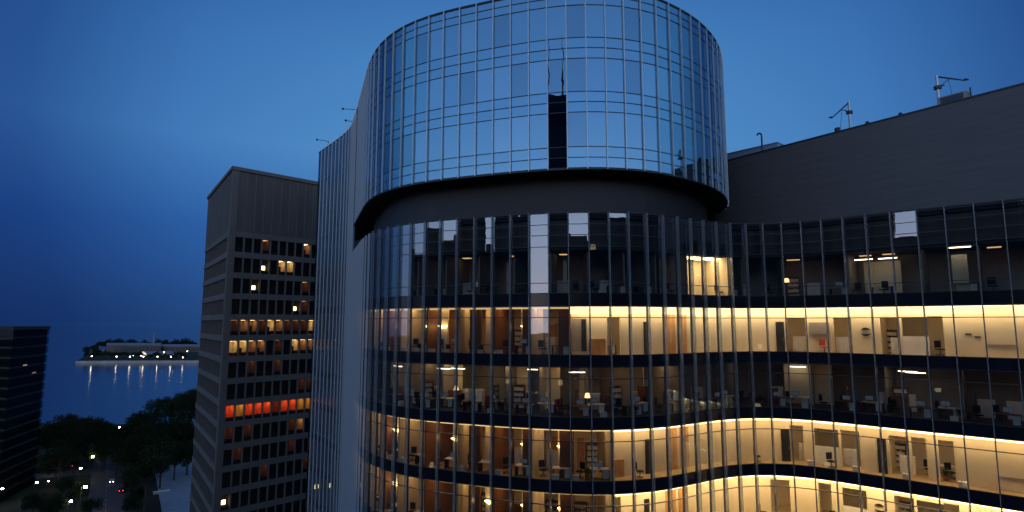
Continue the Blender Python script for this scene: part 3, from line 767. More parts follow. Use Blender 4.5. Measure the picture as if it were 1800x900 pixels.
RM = {'A': ('roomwarm', 'lampA'), 'B': ('roombrown', 'lampA'), 'b': ('roombrown', 'lampB'), 'R': ('roomred', 'lampR'), 'r': ('roomred', 'lampB'), 'O': ('roomwarm', 'lampO'), 'P': ('roomdark', 'lampA')}
for i, zt in enumerate(rows):
    for j in range(NB):
        t0, t1 = PIER+j*BW+.13, PIER+(j+1)*BW-.13
        z0 = zt-WH
        wq.append((i, j, [fp(t0, .18, z0), fp(t1, .18, z0), fp(t1, .18, zt), fp(t0, .18, zt)]))
        sill = z0+.62
        slabbox(dk, fp, t0, t1, .30, .44, z0+.02, sill)
        l = lit.get((i, j))
        dep = 1.5 if not l else 2.4
        bmx = dk if not l else BM()
        a0, a1 = t0-.10, t1+.10
        face(bmx, [fp(a0, dep, z0), fp(a1, dep, z0), fp(a1, dep, zt), fp(a0, dep, zt)])
        face(bmx, [fp(a0, .42, z0), fp(a0, dep, z0), fp(a0, dep, zt), fp(a0, .42, zt)])
        face(bmx, [fp(a1, .42, z0), fp(a1, dep, z0), fp(a1, dep, zt), fp(a1, .42, zt)])
        face(bmx, [fp(a0, .42, zt), fp(a1, .42, zt), fp(a1, dep, zt), fp(a0, dep, zt)])
        face(bmx, [fp(a0, .42, z0), fp(a1, .42, z0), fp(a1, dep, z0), fp(a0, dep, z0)])
        if l:
            rm, lm = RM[l[0]]
            ro = tpart('lit_room', bmx, M[rm])
            lb = BM()
            if l[0] == 'P':
                slabbox(lb, fp, t0+.35, t0+.95, .9, 1.0, z0+.75, z0+1.45)
            else:
                u = ((i*7+j*13) % 10)/10
                slabbox(lb, fp, t0+.05+.3*u, t1-.35+.3*u, .6, 2.0, zt-.05, zt-.02)
            lo = tpart('room_lamp', lb, M[lm])
            if l[0] in 'AB' and (i+j) % 2 == 0:
                fb = BM(); slabbox(fb, fp, t0+.25, t0+.75, .9, 1.3, sill-.1, sill+.5+.2*((i*3+j) % 3)); slabbox(fb, fp, t0+.35, t0+.6, 1.0, 1.2, sill+.4, sill+.75)
                tpart('room_furniture', fb, M['black'])
tpart('unlit_room', dk, M['roomdark'])
wq.sort(key=lambda q: -parea(q[2]))
for q in wq[:100]:
    b = BM(); face(b, q[2]); tpart('window', b, M['sideglass'])
b = BM()
for q in wq[100:]: face(b, q[2])
tpart('window', b, M['sideglass'], 'stuff')
b = BM()
for i, zt in enumerate(rows):
    for j in range(NS):
        t0, t1 = PIER+j*1.62+.1, PIER+(j+1)*1.62-.1; z0 = zt-WH
        face(b, [sp(t0, .25, z0), sp(t1, .25, z0), sp(t1, .25, zt), sp(t0, .25, zt)])
tpart('side_window', b, M['spandrel'], 'stuff')
b = BM(); inner = [C+fd*2.7+sd*3, C+fd*FL+sd*3, C+fd*FL+sd*SL, C+fd*.45+sd*SL, C+fd*.45+sd*3]
prism(b, [(p.x, p.y) for p in inner], GZ, WT+.9); tpart('core', b, M['roomdark'])

# ------------------------------------------------------------------ ground, lake, island
WATER = -71.5
M['ground'] = pmat('dark_grass', (.026, .030, .018), .95, 0, .35, .04, spec=.1)
M['asphalt'] = pmat('asphalt', (.036, .035, .035), .85, 0, .2, .3)
M['paving'] = pmat('pale_paving', (.22, .23, .25), .8, 0, .15, .4)
M['paint'] = pmat('road_paint', (.22, .22, .21), .7)
M['stone'] = pmat('sea_wall', (.30, .29, .27), .9, 0, .2, .1)
def structure(name, bm, m):
    o = obj(name, bm, m); o['kind'] = 'structure'; return o
b = BM(); prism(b, [(-3000, -3000), (3000, -3000), (3000, 412), (-60, 412), (-120, 418), (-200, 408), (-420, 420), (-3000, 500)], GZ-6, GZ); structure('ground', b, M['ground'])
m, nt, out = newmat('lake_water')
bs = nt.nodes.new('ShaderNodeBsdfPrincipled'); bs.inputs['Base Color'].default_value = (.006, .012, .030, 1); bs.inputs['Roughness'].default_value = .12
bs.inputs['IOR'].default_value = 1.33
tc = nt.nodes.new('ShaderNodeTexCoord'); n1 = nt.nodes.new('ShaderNodeTexNoise'); n1.inputs['Scale'].default_value = .35; n1.inputs['Detail'].default_value = 4
n2 = nt.nodes.new('ShaderNodeTexNoise'); n2.inputs['Scale'].default_value = .02
ad = nt.nodes.new('ShaderNodeMath'); ad.operation = 'MULTIPLY_ADD'; ad.inputs[1].default_value = 2.5
bp = nt.nodes.new('ShaderNodeBump'); bp.inputs['Strength'].default_value = .22; bp.inputs['Distance'].default_value = .3
for n_ in (n1, n2): nt.links.new(tc.outputs['Object'], n_.inputs['Vector'])
nt.links.new(n2.outputs[0], ad.inputs[0]); nt.links.new(n1.outputs[0], ad.inputs[2]); nt.links.new(ad.outputs[0], bp.inputs['Height'])
nt.links.new(bp.outputs[0], bs.inputs['Normal']); nt.links.new(bs.outputs[0], out.inputs[0])
b = BM(); face(b, [(-90000, 350, WATER), (90000, 350, WATER), (90000, 90000, WATER), (-90000, 90000, WATER)]); structure('lake', b, m)
def gp(px, py, z=GZ):
    u = (px-900)/1015; v = (450-py)/1015; c, s = math.cos(TH), math.sin(TH)
    dy = c-v*s; dz = s+v*c; y = z*dy/dz
    return Vector((u*z/dz, y, z))
# roads and paving
def sheet(name, pts, z, m):
    b = BM(); prism(b, [(p[0], p[1]) for p in pts], z-.3, z); return structure(name, b, m)
r0, r1 = gp(185, 905), gp(190, 800)
dirv = (r1-r0).normalized(); sv = Vector((dirv.y, -dirv.x, 0))
sheet('road', [r0-dirv*140-sv*6, r0-dirv*140+sv*6, r1+dirv*25+sv*6, r1+dirv*25-sv*6], GZ+.004, M['asphalt'])
c0, c1 = gp(-40, 845), gp(330, 815)
cv = (c1-c0).normalized(); cs = Vector((cv.y, -cv.x, 0))
sheet('cross_road', [c0-cv*60-cs*6, c1+cv*10-cs*6, c1+cv*10+cs*6, c0-cv*60+cs*6], GZ+.008, M['asphalt'])
a = gp(268, 806); e = gp(350, 800); f_ = gp(350, 930); g = gp(290, 930)
sheet('plaza', [g, f_, e, a], GZ+.15, M['paving'])
b = BM()
for i in range(26):
    p = r0-dirv*60+dirv*i*8
    prism(b, [((p-sv*.1).x, (p-sv*.1).y), ((p+sv*.1).x, (p+sv*.1).y), ((p+sv*.1+dirv*3).x, (p+sv*.1+dirv*3).y), ((p-sv*.1+dirv*3).x, (p-sv*.1+dirv*3).y)], GZ+.005, GZ+.013)
structure('lane_marking', b, M['paint'])
w0, w1 = gp(269, 870, GZ), gp(298, 866, GZ); dv = (w1-w0); ln = dv.length; dv.normalize(); dn_ = Vector((-dv.y, dv.x, 0))
t = thing('planter_wall', 'low pale planter wall across the paved plaza', 'wall', (w0.x, w0.y, GZ+.15), math.atan2(dv.y, dv.x))
obj('wall', bx((0, ln, -.5, .5, 0, .9)), M['stone'], t); obj('coping', bx((-.1, ln+.1, -.6, .6, .9, 1.05)), M['white'], t)

# trees: tapered trunk with limbs, crown of leaf clumps
M['bark'] = pmat('bark', (.05, .038, .028), .95, 0, .3, 3)
M['leaf'] = pmat('leaves', (.018, .027, .011), .9, 0, .45, .9, spec=.05)
def mk_tree(seed, h, r):
    rnd = random.Random(seed)
    tr = BM(); tube(tr, (0, 0, 0), (0, 0, h*.45), .42, .26)
    cr = BM()
    lobes = []
    for i in range(11):
        a = rnd.uniform(0, 6.28); q = rnd.uniform(.2, .8)*r; z = h*rnd.uniform(.42, .85)
        c = Vector((q*math.cos(a), q*math.sin(a), z)); lobes.append((c, r*rnd.uniform(.28, .5)))
        tube(tr, (0, 0, h*.3+rnd.uniform(0, h*.15)), c, .16, .05, 5)
    lobes.append((Vector((0, 0, h*.86)), r*.42))
    for c, lr in lobes:
        for i in range(230):
            d = Vector((rnd.gauss(0, 1), rnd.gauss(0, 1), rnd.gauss(0, 1))).normalized()
            p = c+d*lr*(rnd.random()**.4)*rnd.uniform(.8, 1.15); p.z = max(p.z, h*.24)
            n = Vector((rnd.gauss(0, 1), rnd.gauss(0, 1), rnd.gauss(0, 1))).normalized(); x = n.orthogonal().normalized(); y = n.cross(x)
            s = rnd.uniform(.22, .5)
            face(cr, [p+x*s, p+y*s*.6, p-x*s, p-y*s*.6])
    t = thing('tree', 'x', 'tree')
    obj('trunk', tr, M['bark'], t); obj('crown', cr, M['leaf'], t)
    return t
TP = [mk_tree(1, 17, 6.5), mk_tree(2, 20, 7.5), mk_tree(3, 14, 5.5)]
tfirst = [True]*3
def tree(x, y, s, i, label, group):
    if tfirst[i]:
        o = TP[i]; o.location = (x, y, GZ); o.scale = (s,)*3; o['label'] = label; o['group'] = group; tfirst[i] = False
    else:
        dup(TP[i], (x, y, GZ), random.uniform(0, 6.28), label, group, s)
def treetop(px, py, h):     # where a tree of height h stands whose top shows at px, py
    return gp(px, py, GZ+h)
G1 = ('dark leafy tree in the black clump left of the lake gap', 'trees left of the lake gap')
G2 = ('dark leafy tree in the taller clump beside the concrete tower', 'trees by the concrete tower')
G3 = ('dark street tree among the street lamps at bottom left', 'street trees among the lamps')
rt = random.Random(11)
for px, py in ((88, 738), (104, 728), (122, 727), (140, 733), (158, 732), (172, 736), (186, 742), (200, 752), (96, 750), (116, 748), (134, 752), (152, 752), (170, 756), (188, 762), (208, 768), (226, 768), (70, 752), (50, 760), (110, 772), (142, 775), (178, 778)):
    i = rt.randrange(3); h = (17, 20, 14)[i]; s = rt.uniform(.9, 1.15); p = treetop(px, py, h*s); tree(p.x, p.y, s, i, *G1)
for px, py in ((238, 738), (250, 722), (262, 708), (278, 700), (294, 697), (308, 702), (322, 692), (336, 684), (350, 680), (318, 690), (332, 700), (338, 690), (256, 745), (274, 730), (292, 724), (310, 726), (328, 720), (345, 712), (246, 765), (268, 758), (290, 752), (312, 752), (334, 748), (262, 782), (286, 778), (310, 776), (332, 776)):
    i = rt.randrange(3); h = (17, 20, 14)[i]; s = rt.uniform(1., 1.3); p = treetop(px, py, h*s); tree(p.x, p.y, s, i, *G2)
for px, py in ((100, 808), (118, 838), (132, 800), (104, 866), (140, 850), (232, 800), (240, 826), (246, 856), (232, 872), (60, 866), (84, 880), (30, 800), (218, 780), (160, 876)):
    i = 2; s = rt.uniform(.55, .75); p = treetop(px, py, 14*s); tree(p.x, p.y, s, i, *G3)

# street lamps
M['lampw'] = emat('street_lamp_glow', (1, .82, .56), 90.)
M['lampisl'] = emat('shore_lamp_glow', (1, .88, .66), 20.)
def mk_lamp(h, r, mat, name='street_lamp'):
    t = thing(name, 'x', 'street lamp')
    b = BM(); tube(b, (0, 0, 0), (0, 0, h), .11, .07); obj('pole', b, M['darksteel'], t)
    obj('arm', tb(((0, 0, h), (.9, 0, h+.25), .05)), M['darksteel'], t)
    b = BM(); ball(b, (1.1, 0, h), r, 1.2, 1, .8); obj('lamp_head', b, M[mat], t)
    return t
LP = mk_lamp(8., .42, 'lampw'); LF = [True]
for px, py, s, lab in ((163, 803, 1.0, 'bright street lamp furthest along the road, past the tree gap'), (142, 823, .85, 'street lamp beside a tree left of the road'), (150, 856, 1.25, 'brightest street lamp, on the near left kerb of the road'),
                       (125, 881, .9, 'nearest street lamp at the bottom of the picture'), (65, 848, .8, 'street lamp beside the low lit canopy'), (92, 813, .7, 'small street lamp among street trees, above the cross road'),
                       (40, 798, .9, 'street lamp under the dark glass block at left'), (210, 751, .8, 'lamp at the left of the lake gap in the trees'), (238, 743, .7, 'lamp at the right of the lake gap in the trees'),
                       (324, 730, .4, 'faint lamp high in the trees by the concrete tower'), (85, 846, .45, 'tiny lamp right of the low lit canopy'), (33, 823, .5, 'dim lamp over the pale canopy roof'), (4, 859, .9, 'lamp under the orange-lit shopfront at the left edge')):
    p = gp(px, py, GZ+8*s+.0)
    if LF[0]: o = LP; o.location = (p.x-1.1*s, p.y, GZ); o.scale = (s,)*3; o['label'] = lab; o['group'] = 'street lamps'; LF[0] = False
    else: dup(LP, (p.x-1.1*s, p.y, GZ), 0, lab, 'street lamps', s)
# cars
M['carpaint'] = pmat('dark_car_paint', (.03, .035, .05), .25, .3)
M['carpaint2'] = pmat('silver_car_paint', (.4, .42, .45), .25, .5)
M['tyre'] = pmat('tyre_rubber', (.012, .012, .012), .9)
M['tail'] = emat('tail_light', (1, .03, .03), 14.); M['head'] = emat('head_light', (1, .92, .8), 30.)
def mk_car(paint):
    t = thing('car', 'x', 'car')
    prof = [(-2.2, .35), (2.2, .35), (2.25, .75), (1.2, .92), (.7, 1.42), (-1.1, 1.45), (-1.7, .98), (-2.25, .9)]
    b = BM(); vl = [b.verts.new((x, -.88, z)) for x, z in prof]; vr = [b.verts.new((x, .88, z)) for x, z in prof]
    b.faces.new(vl); b.faces.new(vr[::-1])
    for i in range(8): b.faces.new([vl[i], vr[i], vr[(i+1) % 8], vl[(i+1) % 8]][::-1])
    obj('body', b, M[paint], t)
    b = BM()
    for y in (-.885, .885): face(b, [(-1.5, y, .98), (1.05, y, .95), (.65, y, 1.36), (-1.05, y, 1.38)])
    obj('side_window', b, M['dark'], t)
    for x in (-1.35, 1.4):
        for y in (-.9, .75):
            w = obj('wheel', tb(((x, y, .33), (x, y+.15, .33), .33, .33, 14)), M['tyre'], t)
    for y in (-.7, .5): obj('tail_light', bx((-2.29, -2.22, y, y+.22, .68, .84)), M['tail'], t)
    for y in (-.7, .5): obj('headlight', bx((2.2, 2.28, y, y+.22, .58, .72)), M['head'], t)
    return t
CA, CB = mk_car('carpaint'), mk_car('carpaint2')
rh = math.atan2(dirv.y, dirv.x); ch = math.atan2(cv.y, cv.x)
for o, px, py, h, lab in ((CA, 211, 864, rh+.15, 'dark car on the road with red tail lights showing'), (CB, 48, 800, ch+math.pi, 'silver car on the street by the dark glass block')):
    p = gp(px, py); o.location = (p.x, p.y, GZ+.012); o.rotation_euler = (0, 0, h); o['label'] = lab; o['group'] = 'cars on the streets'
for o, px, py, h, lab in ((CA, 55, 775, ch, 'dark car with faint tail lights behind the dark glass block lamps'), (CB, 118, 822, ch+math.pi, 'silver car between the street trees and the lamp'), (CB, 196, 848, rh+math.pi, 'silver car facing the camera on the road')):
    p = gp(px, py); dup(o, (p.x, p.y, GZ+.012), h, lab, 'cars on the streets')

# island with filtration plant, sea wall, trees, lamps
IZ = -67.5
def ip(px, d): return Vector(((px-900)/1015*d/.99, d, 0))
isl = [ip(152, 1030), ip(240, 1038), ip(480, 1050), ip(560, 1500), ip(340, 1560), ip(182, 1480), ip(168, 1200)]
b = BM(); prism(b, [(p.x, p.y) for p in isl], WATER-3, IZ); structure('island', b, M['ground'])
b = BM()
ww = [ip(151.5, 1028.5), ip(240, 1036.5), ip(482, 1048.5)]
for a_, c_ in zip(ww, ww[1:]):
    d_ = (c_-a_).normalized(); n_ = Vector((-d_.y, d_.x, 0))*1.2
    prism(b, [(a_.x, a_.y), (c_.x, c_.y), ((c_+n_).x, (c_+n_).y), ((a_+n_).x, (a_+n_).y)], WATER-1, IZ+.5)
t = obj('sea_wall', b, M['stone']); tag(t, 'long pale sea wall along the island shore', 'wall')
M['iroof'] = pmat('pale_roof', (.16, .17, .19), .7, 0, .15, .02); M['iwall'] = pmat('plant_building_wall', (.06, .06, .065), .8, 0, .2, .05)
def hall(name, label, px0, px1, d0, d1, h, rmat='iroof'):
    t = thing(name, label, 'building', (*ip((px0+px1)/2, d0).xy, IZ))
    c = ip((px0+px1)/2, d0)
    pts = [ip(px0, d0)-c, ip(px1, d0)-c, ip(px1, d1)-c, ip(px0, d1)-c]
    b = BM(); prism(b, [(p.x, p.y) for p in pts], 0, h-1.2); obj('wall', b, M['iwall'], t)
    b = BM(); prism(b, [((p*1.01).x, p.y+(1 if p.y > 1 else -1)) for p in pts], h-1.2, h); obj('roof', b, M[rmat], t)
    b = BM()
    n = 14
    for i in range(n):
        x0 = pts[0].x+(pts[1].x-pts[0].x)*(i+.15)/n; x1 = pts[0].x+(pts[1].x-pts[0].x)*(i+.85)/n
        box(b, x0, x1, -.3, -.02, h*.25, h*.7)
    w = obj('window', b, M['dark'], t); w['kind'] = 'stuff'
    return t
hall('filtration_hall', 'long low dark hall with pale roof edge on the island', 203, 296, 1330, 1460, 17)
hall('filtration_hall', 'low dark hall at the right end of the island', 294, 420, 1340, 1450, 14)
hall('filtration_hall', 'low pale-roofed basin building in the middle of the island', 268, 318, 1190, 1290, 5)
hall('pump_house', 'small pale building at the left of the island', 188, 200, 1240, 1290, 9)
t = thing('water_tower', 'slim pale tower rising behind the island hall', 'tower', (*ip(283, 1400).xy, IZ))
obj('shaft', tb(((0, 0, 0), (0, 0, 40), 2.2, 1.8, 10)), M['iroof'], t); obj('cap', tb(((0, 0, 40), (0, 0, 42), 3.2, 2.6, 10)), M['iroof'], t)
M['islit'] = emat('glowing_canopy', (1, .9, .75), 1.2)  # the canopy surface itself emits
t = thing('glowing_ramp', 'bright white glowing slanting stair roof on the island', 'ramp', (*ip(264, 1180).xy, IZ))
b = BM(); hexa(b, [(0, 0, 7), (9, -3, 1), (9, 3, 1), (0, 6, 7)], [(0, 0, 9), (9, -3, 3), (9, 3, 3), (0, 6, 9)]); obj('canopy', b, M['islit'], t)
obj('post', tb(((1, 3, 0), (1, 3, 7), .4), ((8, 0, 0), (8, 0, 1.5), .4)), M['iwall'], t)
GI = ('dark rounded tree in the row on the island', 'island trees')
for (px, d, s) in [(178+ i*6, 1060+rt.uniform(0, 90), rt.uniform(.45, .75)) for i in range(28)] + [(186+i*3.1, 1480+rt.uniform(-6, 40), rt.uniform(.9, 1.35)) for i in range(56) if i not in (16, 17, 30, 31, 32, 40)] + [(166+rt.uniform(0, 24), 1080+rt.uniform(0, 300), rt.uniform(.6, .95)) for i in range(14)]:
    i = rt.randrange(3)
    o = dup(TP[i], (*ip(px, d).xy, IZ), rt.uniform(0, 6), GI[0], GI[1], s*1.1)
LI = mk_lamp(7., .8, 'lampisl', 'shore_lamp'); LI['category'] = 'lamp'; first = True
for n_, (px, py, z, s) in enumerate(((177, 628, 8, 1.1), (220, 629, 7, 1), (243, 629, 7, 1), (266, 628, 7, 1), (290, 628, 7, 1), (313, 628, 7, 1), (341, 615, 8, .9), (180, 612, 9, 1.1), (301, 616, 8, .8), (262, 624, 7, .7), (318, 621, 8, .6), (301, 620, 8, .6), (249, 622, 7, .5), (334, 628, 7, .8))):
    d = 1046 if py > 626 else 1046+(628-py)*16
    p = ip(px, d)
    lab = '%s lamp from the left on the island' % ORD[[7, 8, 0, 0][0] and sorted([177, 220, 243, 266, 290, 313, 341, 180, 301, 262, 318, 301.5, 249, 334]).index(px if n_ != 11 else 301.5)+1]
    if first: LI.location = (p.x, p.y, IZ); LI.scale = (s,)*3; LI['label'] = lab; LI['group'] = 'island lamps'; first = False
    else: dup(LI, (p.x, p.y, IZ), 0, lab, 'island lamps', s)

# ------------------------------------------------------------------ dark glass block at far left, low lit canopy
M['blk'] = pmat('dark_block_cladding', (.014, .014, .016), .8, 0, .2, .1)
M['blkglass'] = glassmat('block_glass', (.3, .33, .36), .02, (.4, .5, .62), .004, .2, .05)
A0 = gp(26, 590, -4); A0 = Vector((-212, 243, 0)); 
def dirpx(px): return (px-900)/1015/1.006
Ac = Vector((dirpx(26)*232, 232, 0)); Ar = Vector((dirpx(89)*262, 262, 0)); rd = (Ar-Ac).normalized(); ld = Vector((-rd.y, rd.x, 0)); ld = -Vector((abs(ld.x), abs(ld.y)*.35, 0)); ld = Vector((-.93, .36, 0)).normalized()
t = thing('dark_glass_block', 'black glass office block at the left edge of the picture', 'building', (Ac.x, Ac.y, GZ))
rl = (Ar-Ac).length
pts = [Vector((0, 0, 0)), rd*rl, rd*rl+ld*50, ld*50]
b = BM(); prism(b, [((p+(rd+ld)*.6).x, (p+(rd+ld)*.6).y) if 0 else (p.x, p.y) for p in [pts[0]+rd*.8+ld*.8, pts[1]-rd*.8+ld*.8, pts[2]-rd*.8-ld*.8, pts[3]+rd*.8-ld*.8]], 0, 67); obj('core', b, M['blk'], t)
b = BM(); prism(b, [(p.x, p.y) for p in [pts[0]-rd*.2-ld*.2, pts[1]+rd*.2-ld*.2, pts[2]+rd*.2+ld*.2, pts[3]-rd*.2+ld*.2]], 67, 68.4); obj('roof', b, M['blk'], t)
for i in range(17):
    z = i*4.0; b = BM()
    for o_, dd, ln_ in ((pts[0], rd, rl), (pts[0], ld, 50.)):
        q0, q1 = o_, o_+dd*ln_
        face(b, [(q0.x, q0.y, z+.5), (q1.x, q1.y, z+.5), (q1.x, q1.y, z+3.7), (q0.x, q0.y, z+3.7)])
    obj('window', b, M['blkglass'], t)
for u_, z, w_ in ((.35, 52.2, .10), (.62, 48.4, .10)):
    b = BM(); n_ = Vector((rd.y, -rd.x, 0)); q0, q1 = rd*rl*u_+ld*.4, rd*rl*(u_+w_)+ld*.4
    b2 = hexa(b, [(q0.x, q0.y, z), (q1.x, q1.y, z), (q1.x+ld.x*.1, q1.y+ld.y*.1, z), (q0.x+ld.x*.1, q0.y+ld.y*.1, z)], [(q0.x, q0.y, z+.5), (q1.x, q1.y, z+.5), (q1.x+ld.x*.1, q1.y+ld.y*.1, z+.5), (q0.x+ld.x*.1, q0.y+ld.y*.1, z+.5)])
    obj('ceiling_lamp_or_fill', b, emat('block_lamp', (1, .7, .4), .5), t)
p0 = gp(-60, 880); p1 = gp(18, 868)
d_ = (p1-p0).normalized(); n_ = Vector((-d_.y, d_.x, 0)); ln_ = (p1-p0).length
t = thing('shop_pavilion', 'low pavilion with pale flat roof and orange-lit front at the left edge', 'building', (p0.x, p0.y, GZ), math.atan2(d_.y, d_.x))
obj('roof', bx((-1, ln_+1.5, -3, 14, 4.2, 4.8)), M['iroof'], t); obj('wall', bx((0, ln_, 3, 13, 0, 4.2)), M['roombrown'], t)
obj('light_strip', bx((.5, ln_-.5, -.3, .3, 4.0, 4.18)), emat('pavilion_lamp', (1, .42, .14), 4.), t)
for i in range(6): obj('post', bx((i*ln_/5-.15, i*ln_/5+.15, -2.6, -2.3, 0, 4.2)), M['darksteel'], t)

# ------------------------------------------------------------------ the city behind the camera, seen only mirrored in the glass
def citymat(name, base, seed, dens, lit_s):
    m, nt, out = newmat(name)
    b = nt.nodes.new('ShaderNodeBsdfPrincipled'); b.inputs['Base Color'].default_value = (*base, 1); b.inputs['Roughness'].default_value = .6
    nt.links.new(b.outputs[0], out.inputs[0])
    return m
M['cityA'] = citymat('city_dark_stone', (.05, .045, .042), 1, .1, 1); M['cityB'] = citymat('city_dark_metal', (.03, .03, .034), 2, .1, 1)
ORG = Vector((4, 44, 0))
def cityblock(label, az, dist, width, elev, depth=30, mat='cityA', crown=None, nm='city_block'):
    a = R(az); r = Vector((math.sin(a), -math.cos(a), 0)); pos = ORG+r*dist
    h = dist*math.tan(R(elev))-GZ
    t = thing(nm, label, 'building', (pos.x, pos.y, GZ), math.atan2(r.y, r.x)-math.pi/2)
    w = width/2
    obj('wall', bx((-w, w, 0, depth, 0, h)), M[mat], t)
    b = BM(); box(b, -w*.55, w*.4, 4, depth-4, h, h+3.5)
    if crown: box(b, -w*crown[0], w*crown[1], 0.5, depth-1, h, h+crown[2])
    obj('roof', b, M[mat], t)
    b = BM(); rnd = random.Random(int(az*10)+5)
    nb = max(3, int(width/3.4)); nf = int(h/3.8)
    lb = BM()
    for i in range(nf):
        for j in range(nb):
            x = -w+(j+.2)*width/nb; z = 1.2+i*3.8
            if z+2.2 > h-1: continue
            tgt = lb if rnd.random() < .006 else b
            box(tgt, x, x+width/nb*.6, -.12, -.004, z, z+2.2)
    o = obj('window', b, M['dark'], t); o['kind'] = 'stuff'
    o = obj('lit_window', lb, emat('city_lit_window', (1, .7, .35), .7) if 'city_lit_window' not in bpy.data.materials else bpy.data.materials['city_lit_window'], t); o['kind'] = 'stuff'
    return t
CB_ = [(-76, 260, 26, 7.6, None), (-66, 250, 34, 9.6, (.9, -.2, 5)), (-59, 255, 31, 9.2, (.2, .6, 6)), (-53.9, 250, 20, 9.4, None), (-51.2, 247, 10, 12.6, None), (-48.4, 258, 17, 12.4, None), (-44.9, 250, 17.5, 8.2, (-.1, .8, 3)), (-40.2, 252, 28, 12.4, None), (-36, 250, 17, 12.2, (.9, .2, 2)),
       (-32.6, 255, 13, 10.4, (.2, .9, 6)), (-23.8, 250, 28, 11.6, None), (-14, 250, 57, 10.3, (.3, .2, 5)), (-3.6, 255, 23, 9.4, (-.2, .7, 4)), (4.0, 240, 44, 12.0, None), (14, 230, 44, 12.3, None), (26, 235, 50, 12.0, (.5, .2, 4)),
       (40, 220, 62, 12.6, None), (56, 215, 60, 13.2, (.4, .5, 4)), (70, 210, 50, 12.8, None), (82, 200, 46, 14.0, (.2, .6, 5)), (95, 200, 46, 13.4, None)]
for n_, (az, di, wd, el, cr) in enumerate(CB_):
    cityblock('dark city block mirrored in the curved glass, %s from the lake side' % ORD[n_+1], az, di, wd, el, 34, 'cityA' if n_ % 2 else 'cityB', cr).__setitem__('group', 'mirrored city blocks')
# tall tapering tower with two antennas
pos = ORG+Vector((math.sin(R(-17.8)), -math.cos(R(-17.8)), 0))*640
t = thing('antenna_skyscraper', 'very tall dark tapering skyscraper with lit crown and twin antennas, mirrored in the drum', 'building', (pos.x, pos.y, GZ), R(-17.8))
hh = 640*math.tan(R(22.6))-GZ
b = BM(); hexa(b, [(-28, -20, 0), (28, -20, 0), (28, 24, 0), (-28, 24, 0)], [(-16, -13, hh-6), (16, -13, hh-6), (16, 17, hh-6), (-16, 17, hh-6)]); obj('shaft', b, M['cityB'], t)
b = BM(); box(b, -15.8, 15.8, -12.8, 16.8, hh-6, hh); obj('crown', b, M['cityB'], t)
b = BM()
for x in (-12, -8, -3, 1, 5, 10): box(b, x, x+2.6, -13.1, -12.81, hh-4, hh-1.5)
obj('crown_lamp', b, emat('crown_light', (.95, .9, 1), 2.2), t)
b = BM(); box(b, -16.2, 16.2, -13.2, 17.2, hh, hh+3); obj('roof', b, M['cityB'], t)
for x in (-9.5, 9.5):
    b = BM(); tube(b, (x, 2, hh+3), (x, 2, hh+40), 1.0, .7); tube(b, (x, 2, hh+40), (x, 2, hh+88), .5, .2); obj('antenna', b, M['darksteel'], t)

# ------------------------------------------------------------------ sky, sun, camera
w = bpy.data.worlds.new('World'); sc.world = w; w.use_nodes = True
nt = w.node_tree; nt.nodes.clear()
N = lambda t, **k: nt.nodes.new(t)
out = N('ShaderNodeOutputWorld'); bg = N('ShaderNodeBackground'); nt.links.new(bg.outputs[0], out.inputs[0])
tc = N('ShaderNodeTexCoord'); sep = N('ShaderNodeSeparateXYZ'); nt.links.new(tc.outputs['Generated'], sep.inputs[0])
def ramp(src, stops, interp='EASE'):
    r = N('ShaderNodeValToRGB'); cr = r.color_ramp; cr.interpolation = interp
    while len(cr.elements) < len(stops): cr.elements.new(.5)
    for e, (p, c) in zip(cr.elements, stops): e.position = p; e.color = (*c, 1)
    nt.links.new(src, r.inputs[0]); return r
east = ramp(sep.outputs[2], [(0, (.024, .082, .235)), (.035, (.025, .092, .27)), (.15, (.032, .135, .40)), (.28, (.074, .245, .545)), (.42, (.058, .208, .50)), (.6, (.032, .125, .38)), (1, (.02, .08, .26))], 'LINEAR')
west = ramp(sep.outputs[2], [(0, (1.35, 1.12, 1.15)), (.06, (1.45, 1.28, 1.4)), (.17, (1.08, 1.18, 1.5)), (.26, (.64, .86, 1.3)), (.36, (.42, .66, 1.16)), (.5, (.32, .50, .90)), (.7, (.22, .35, .62)), (1, (.10, .20, .40))], 'LINEAR')
dt = N('ShaderNodeVectorMath'); dt.operation = 'DOT_PRODUCT'; dt.inputs[1].default_value = (.02, .97, .2425); nt.links.new(tc.outputs['Generated'], dt.inputs[0])
glow = ramp(dt.outputs['Value'], [(0, (3.2, 2.2, 1.7)), (.42, (.7, .62, .68)), (.66, (.22, .26, .42)), (.76, (.32, .39, .56)), (.86, (.70, .77, .87)), (.95, (1, 1, 1)), (1, (1.05, 1.05, 1.05))], 'LINEAR')
mu = N('ShaderNodeMix'); mu.data_type = 'RGBA'; mu.blend_type = 'MULTIPLY'; mu.inputs[0].default_value = 1
nt.links.new(east.outputs[0], mu.inputs[6]); nt.links.new(glow.outputs[0], mu.inputs[7])
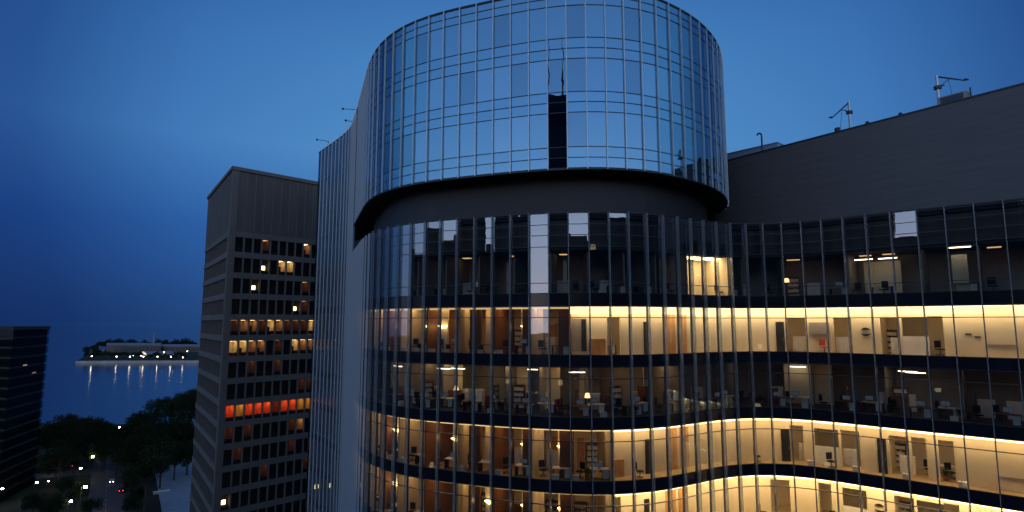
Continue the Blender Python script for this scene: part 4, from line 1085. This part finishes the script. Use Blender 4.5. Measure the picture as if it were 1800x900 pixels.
wd = ramp(sep.outputs[1], [(0, (1, 1, 1)), (1, (0, 0, 0))])
mr = N('ShaderNodeMapRange'); mr.interpolation_type = 'SMOOTHSTEP'; mr.inputs['From Min'].default_value = .25; mr.inputs['From Max'].default_value = -.95
nt.links.new(sep.outputs[1], mr.inputs[0])
mw = N('ShaderNodeMix'); mw.data_type = 'RGBA'; nt.links.new(mr.outputs[0], mw.inputs[0]); nt.links.new(mu.outputs[2], mw.inputs[6]); nt.links.new(west.outputs[0], mw.inputs[7])
sky = N('ShaderNodeTexSky'); sky.sky_type = 'NISHITA'; sky.sun_disc = False; sky.sun_elevation = R(1.0); sky.sun_rotation = R(180); sky.air_density = 1.4
ad = N('ShaderNodeMix'); ad.data_type = 'RGBA'; ad.blend_type = 'ADD'; ad.inputs[0].default_value = .0012
nt.links.new(mw.outputs[2], ad.inputs[6]); nt.links.new(sky.outputs[0], ad.inputs[7])
nt.links.new(ad.outputs[2], bg.inputs[0]); bg.inputs[1].default_value = 1.0
sun = bpy.data.lights.new('dusk_sun', 'SUN'); sun.energy = .02; sun.angle = R(2); sun.color = (1, .8, .75)
so = bpy.data.objects.new('dusk_sun', sun); COL.objects.link(so); so.rotation_euler = (R(87), 0, R(-12)); so.location = (0, -50, 60)
cam = bpy.data.cameras.new('camera'); co = bpy.data.objects.new('camera', cam); COL.objects.link(co)
cam.sensor_width = 36; cam.lens = 36*1015/1800; cam.clip_start = .5; cam.clip_end = 200000
co.location = (0, 0, 0); co.rotation_euler = (math.pi/2+TH, 0, 0)
sc.camera = co
sc.view_settings.view_transform = 'Standard'; sc.view_settings.look = 'None'; sc.view_settings.exposure = 0; sc.view_settings.gamma = 1
cy = sc.cycles
cy.use_denoising = True
try: cy.denoiser = 'OPENIMAGEDENOISE'
except Exception: pass
cy.max_bounces = 8; cy.diffuse_bounces = 3; cy.glossy_bounces = 4; cy.transparent_max_bounces = 40; cy.transmission_bounces = 4
cy.sample_clamp_indirect = 3; cy.caustics_reflective = False; cy.caustics_refractive = False
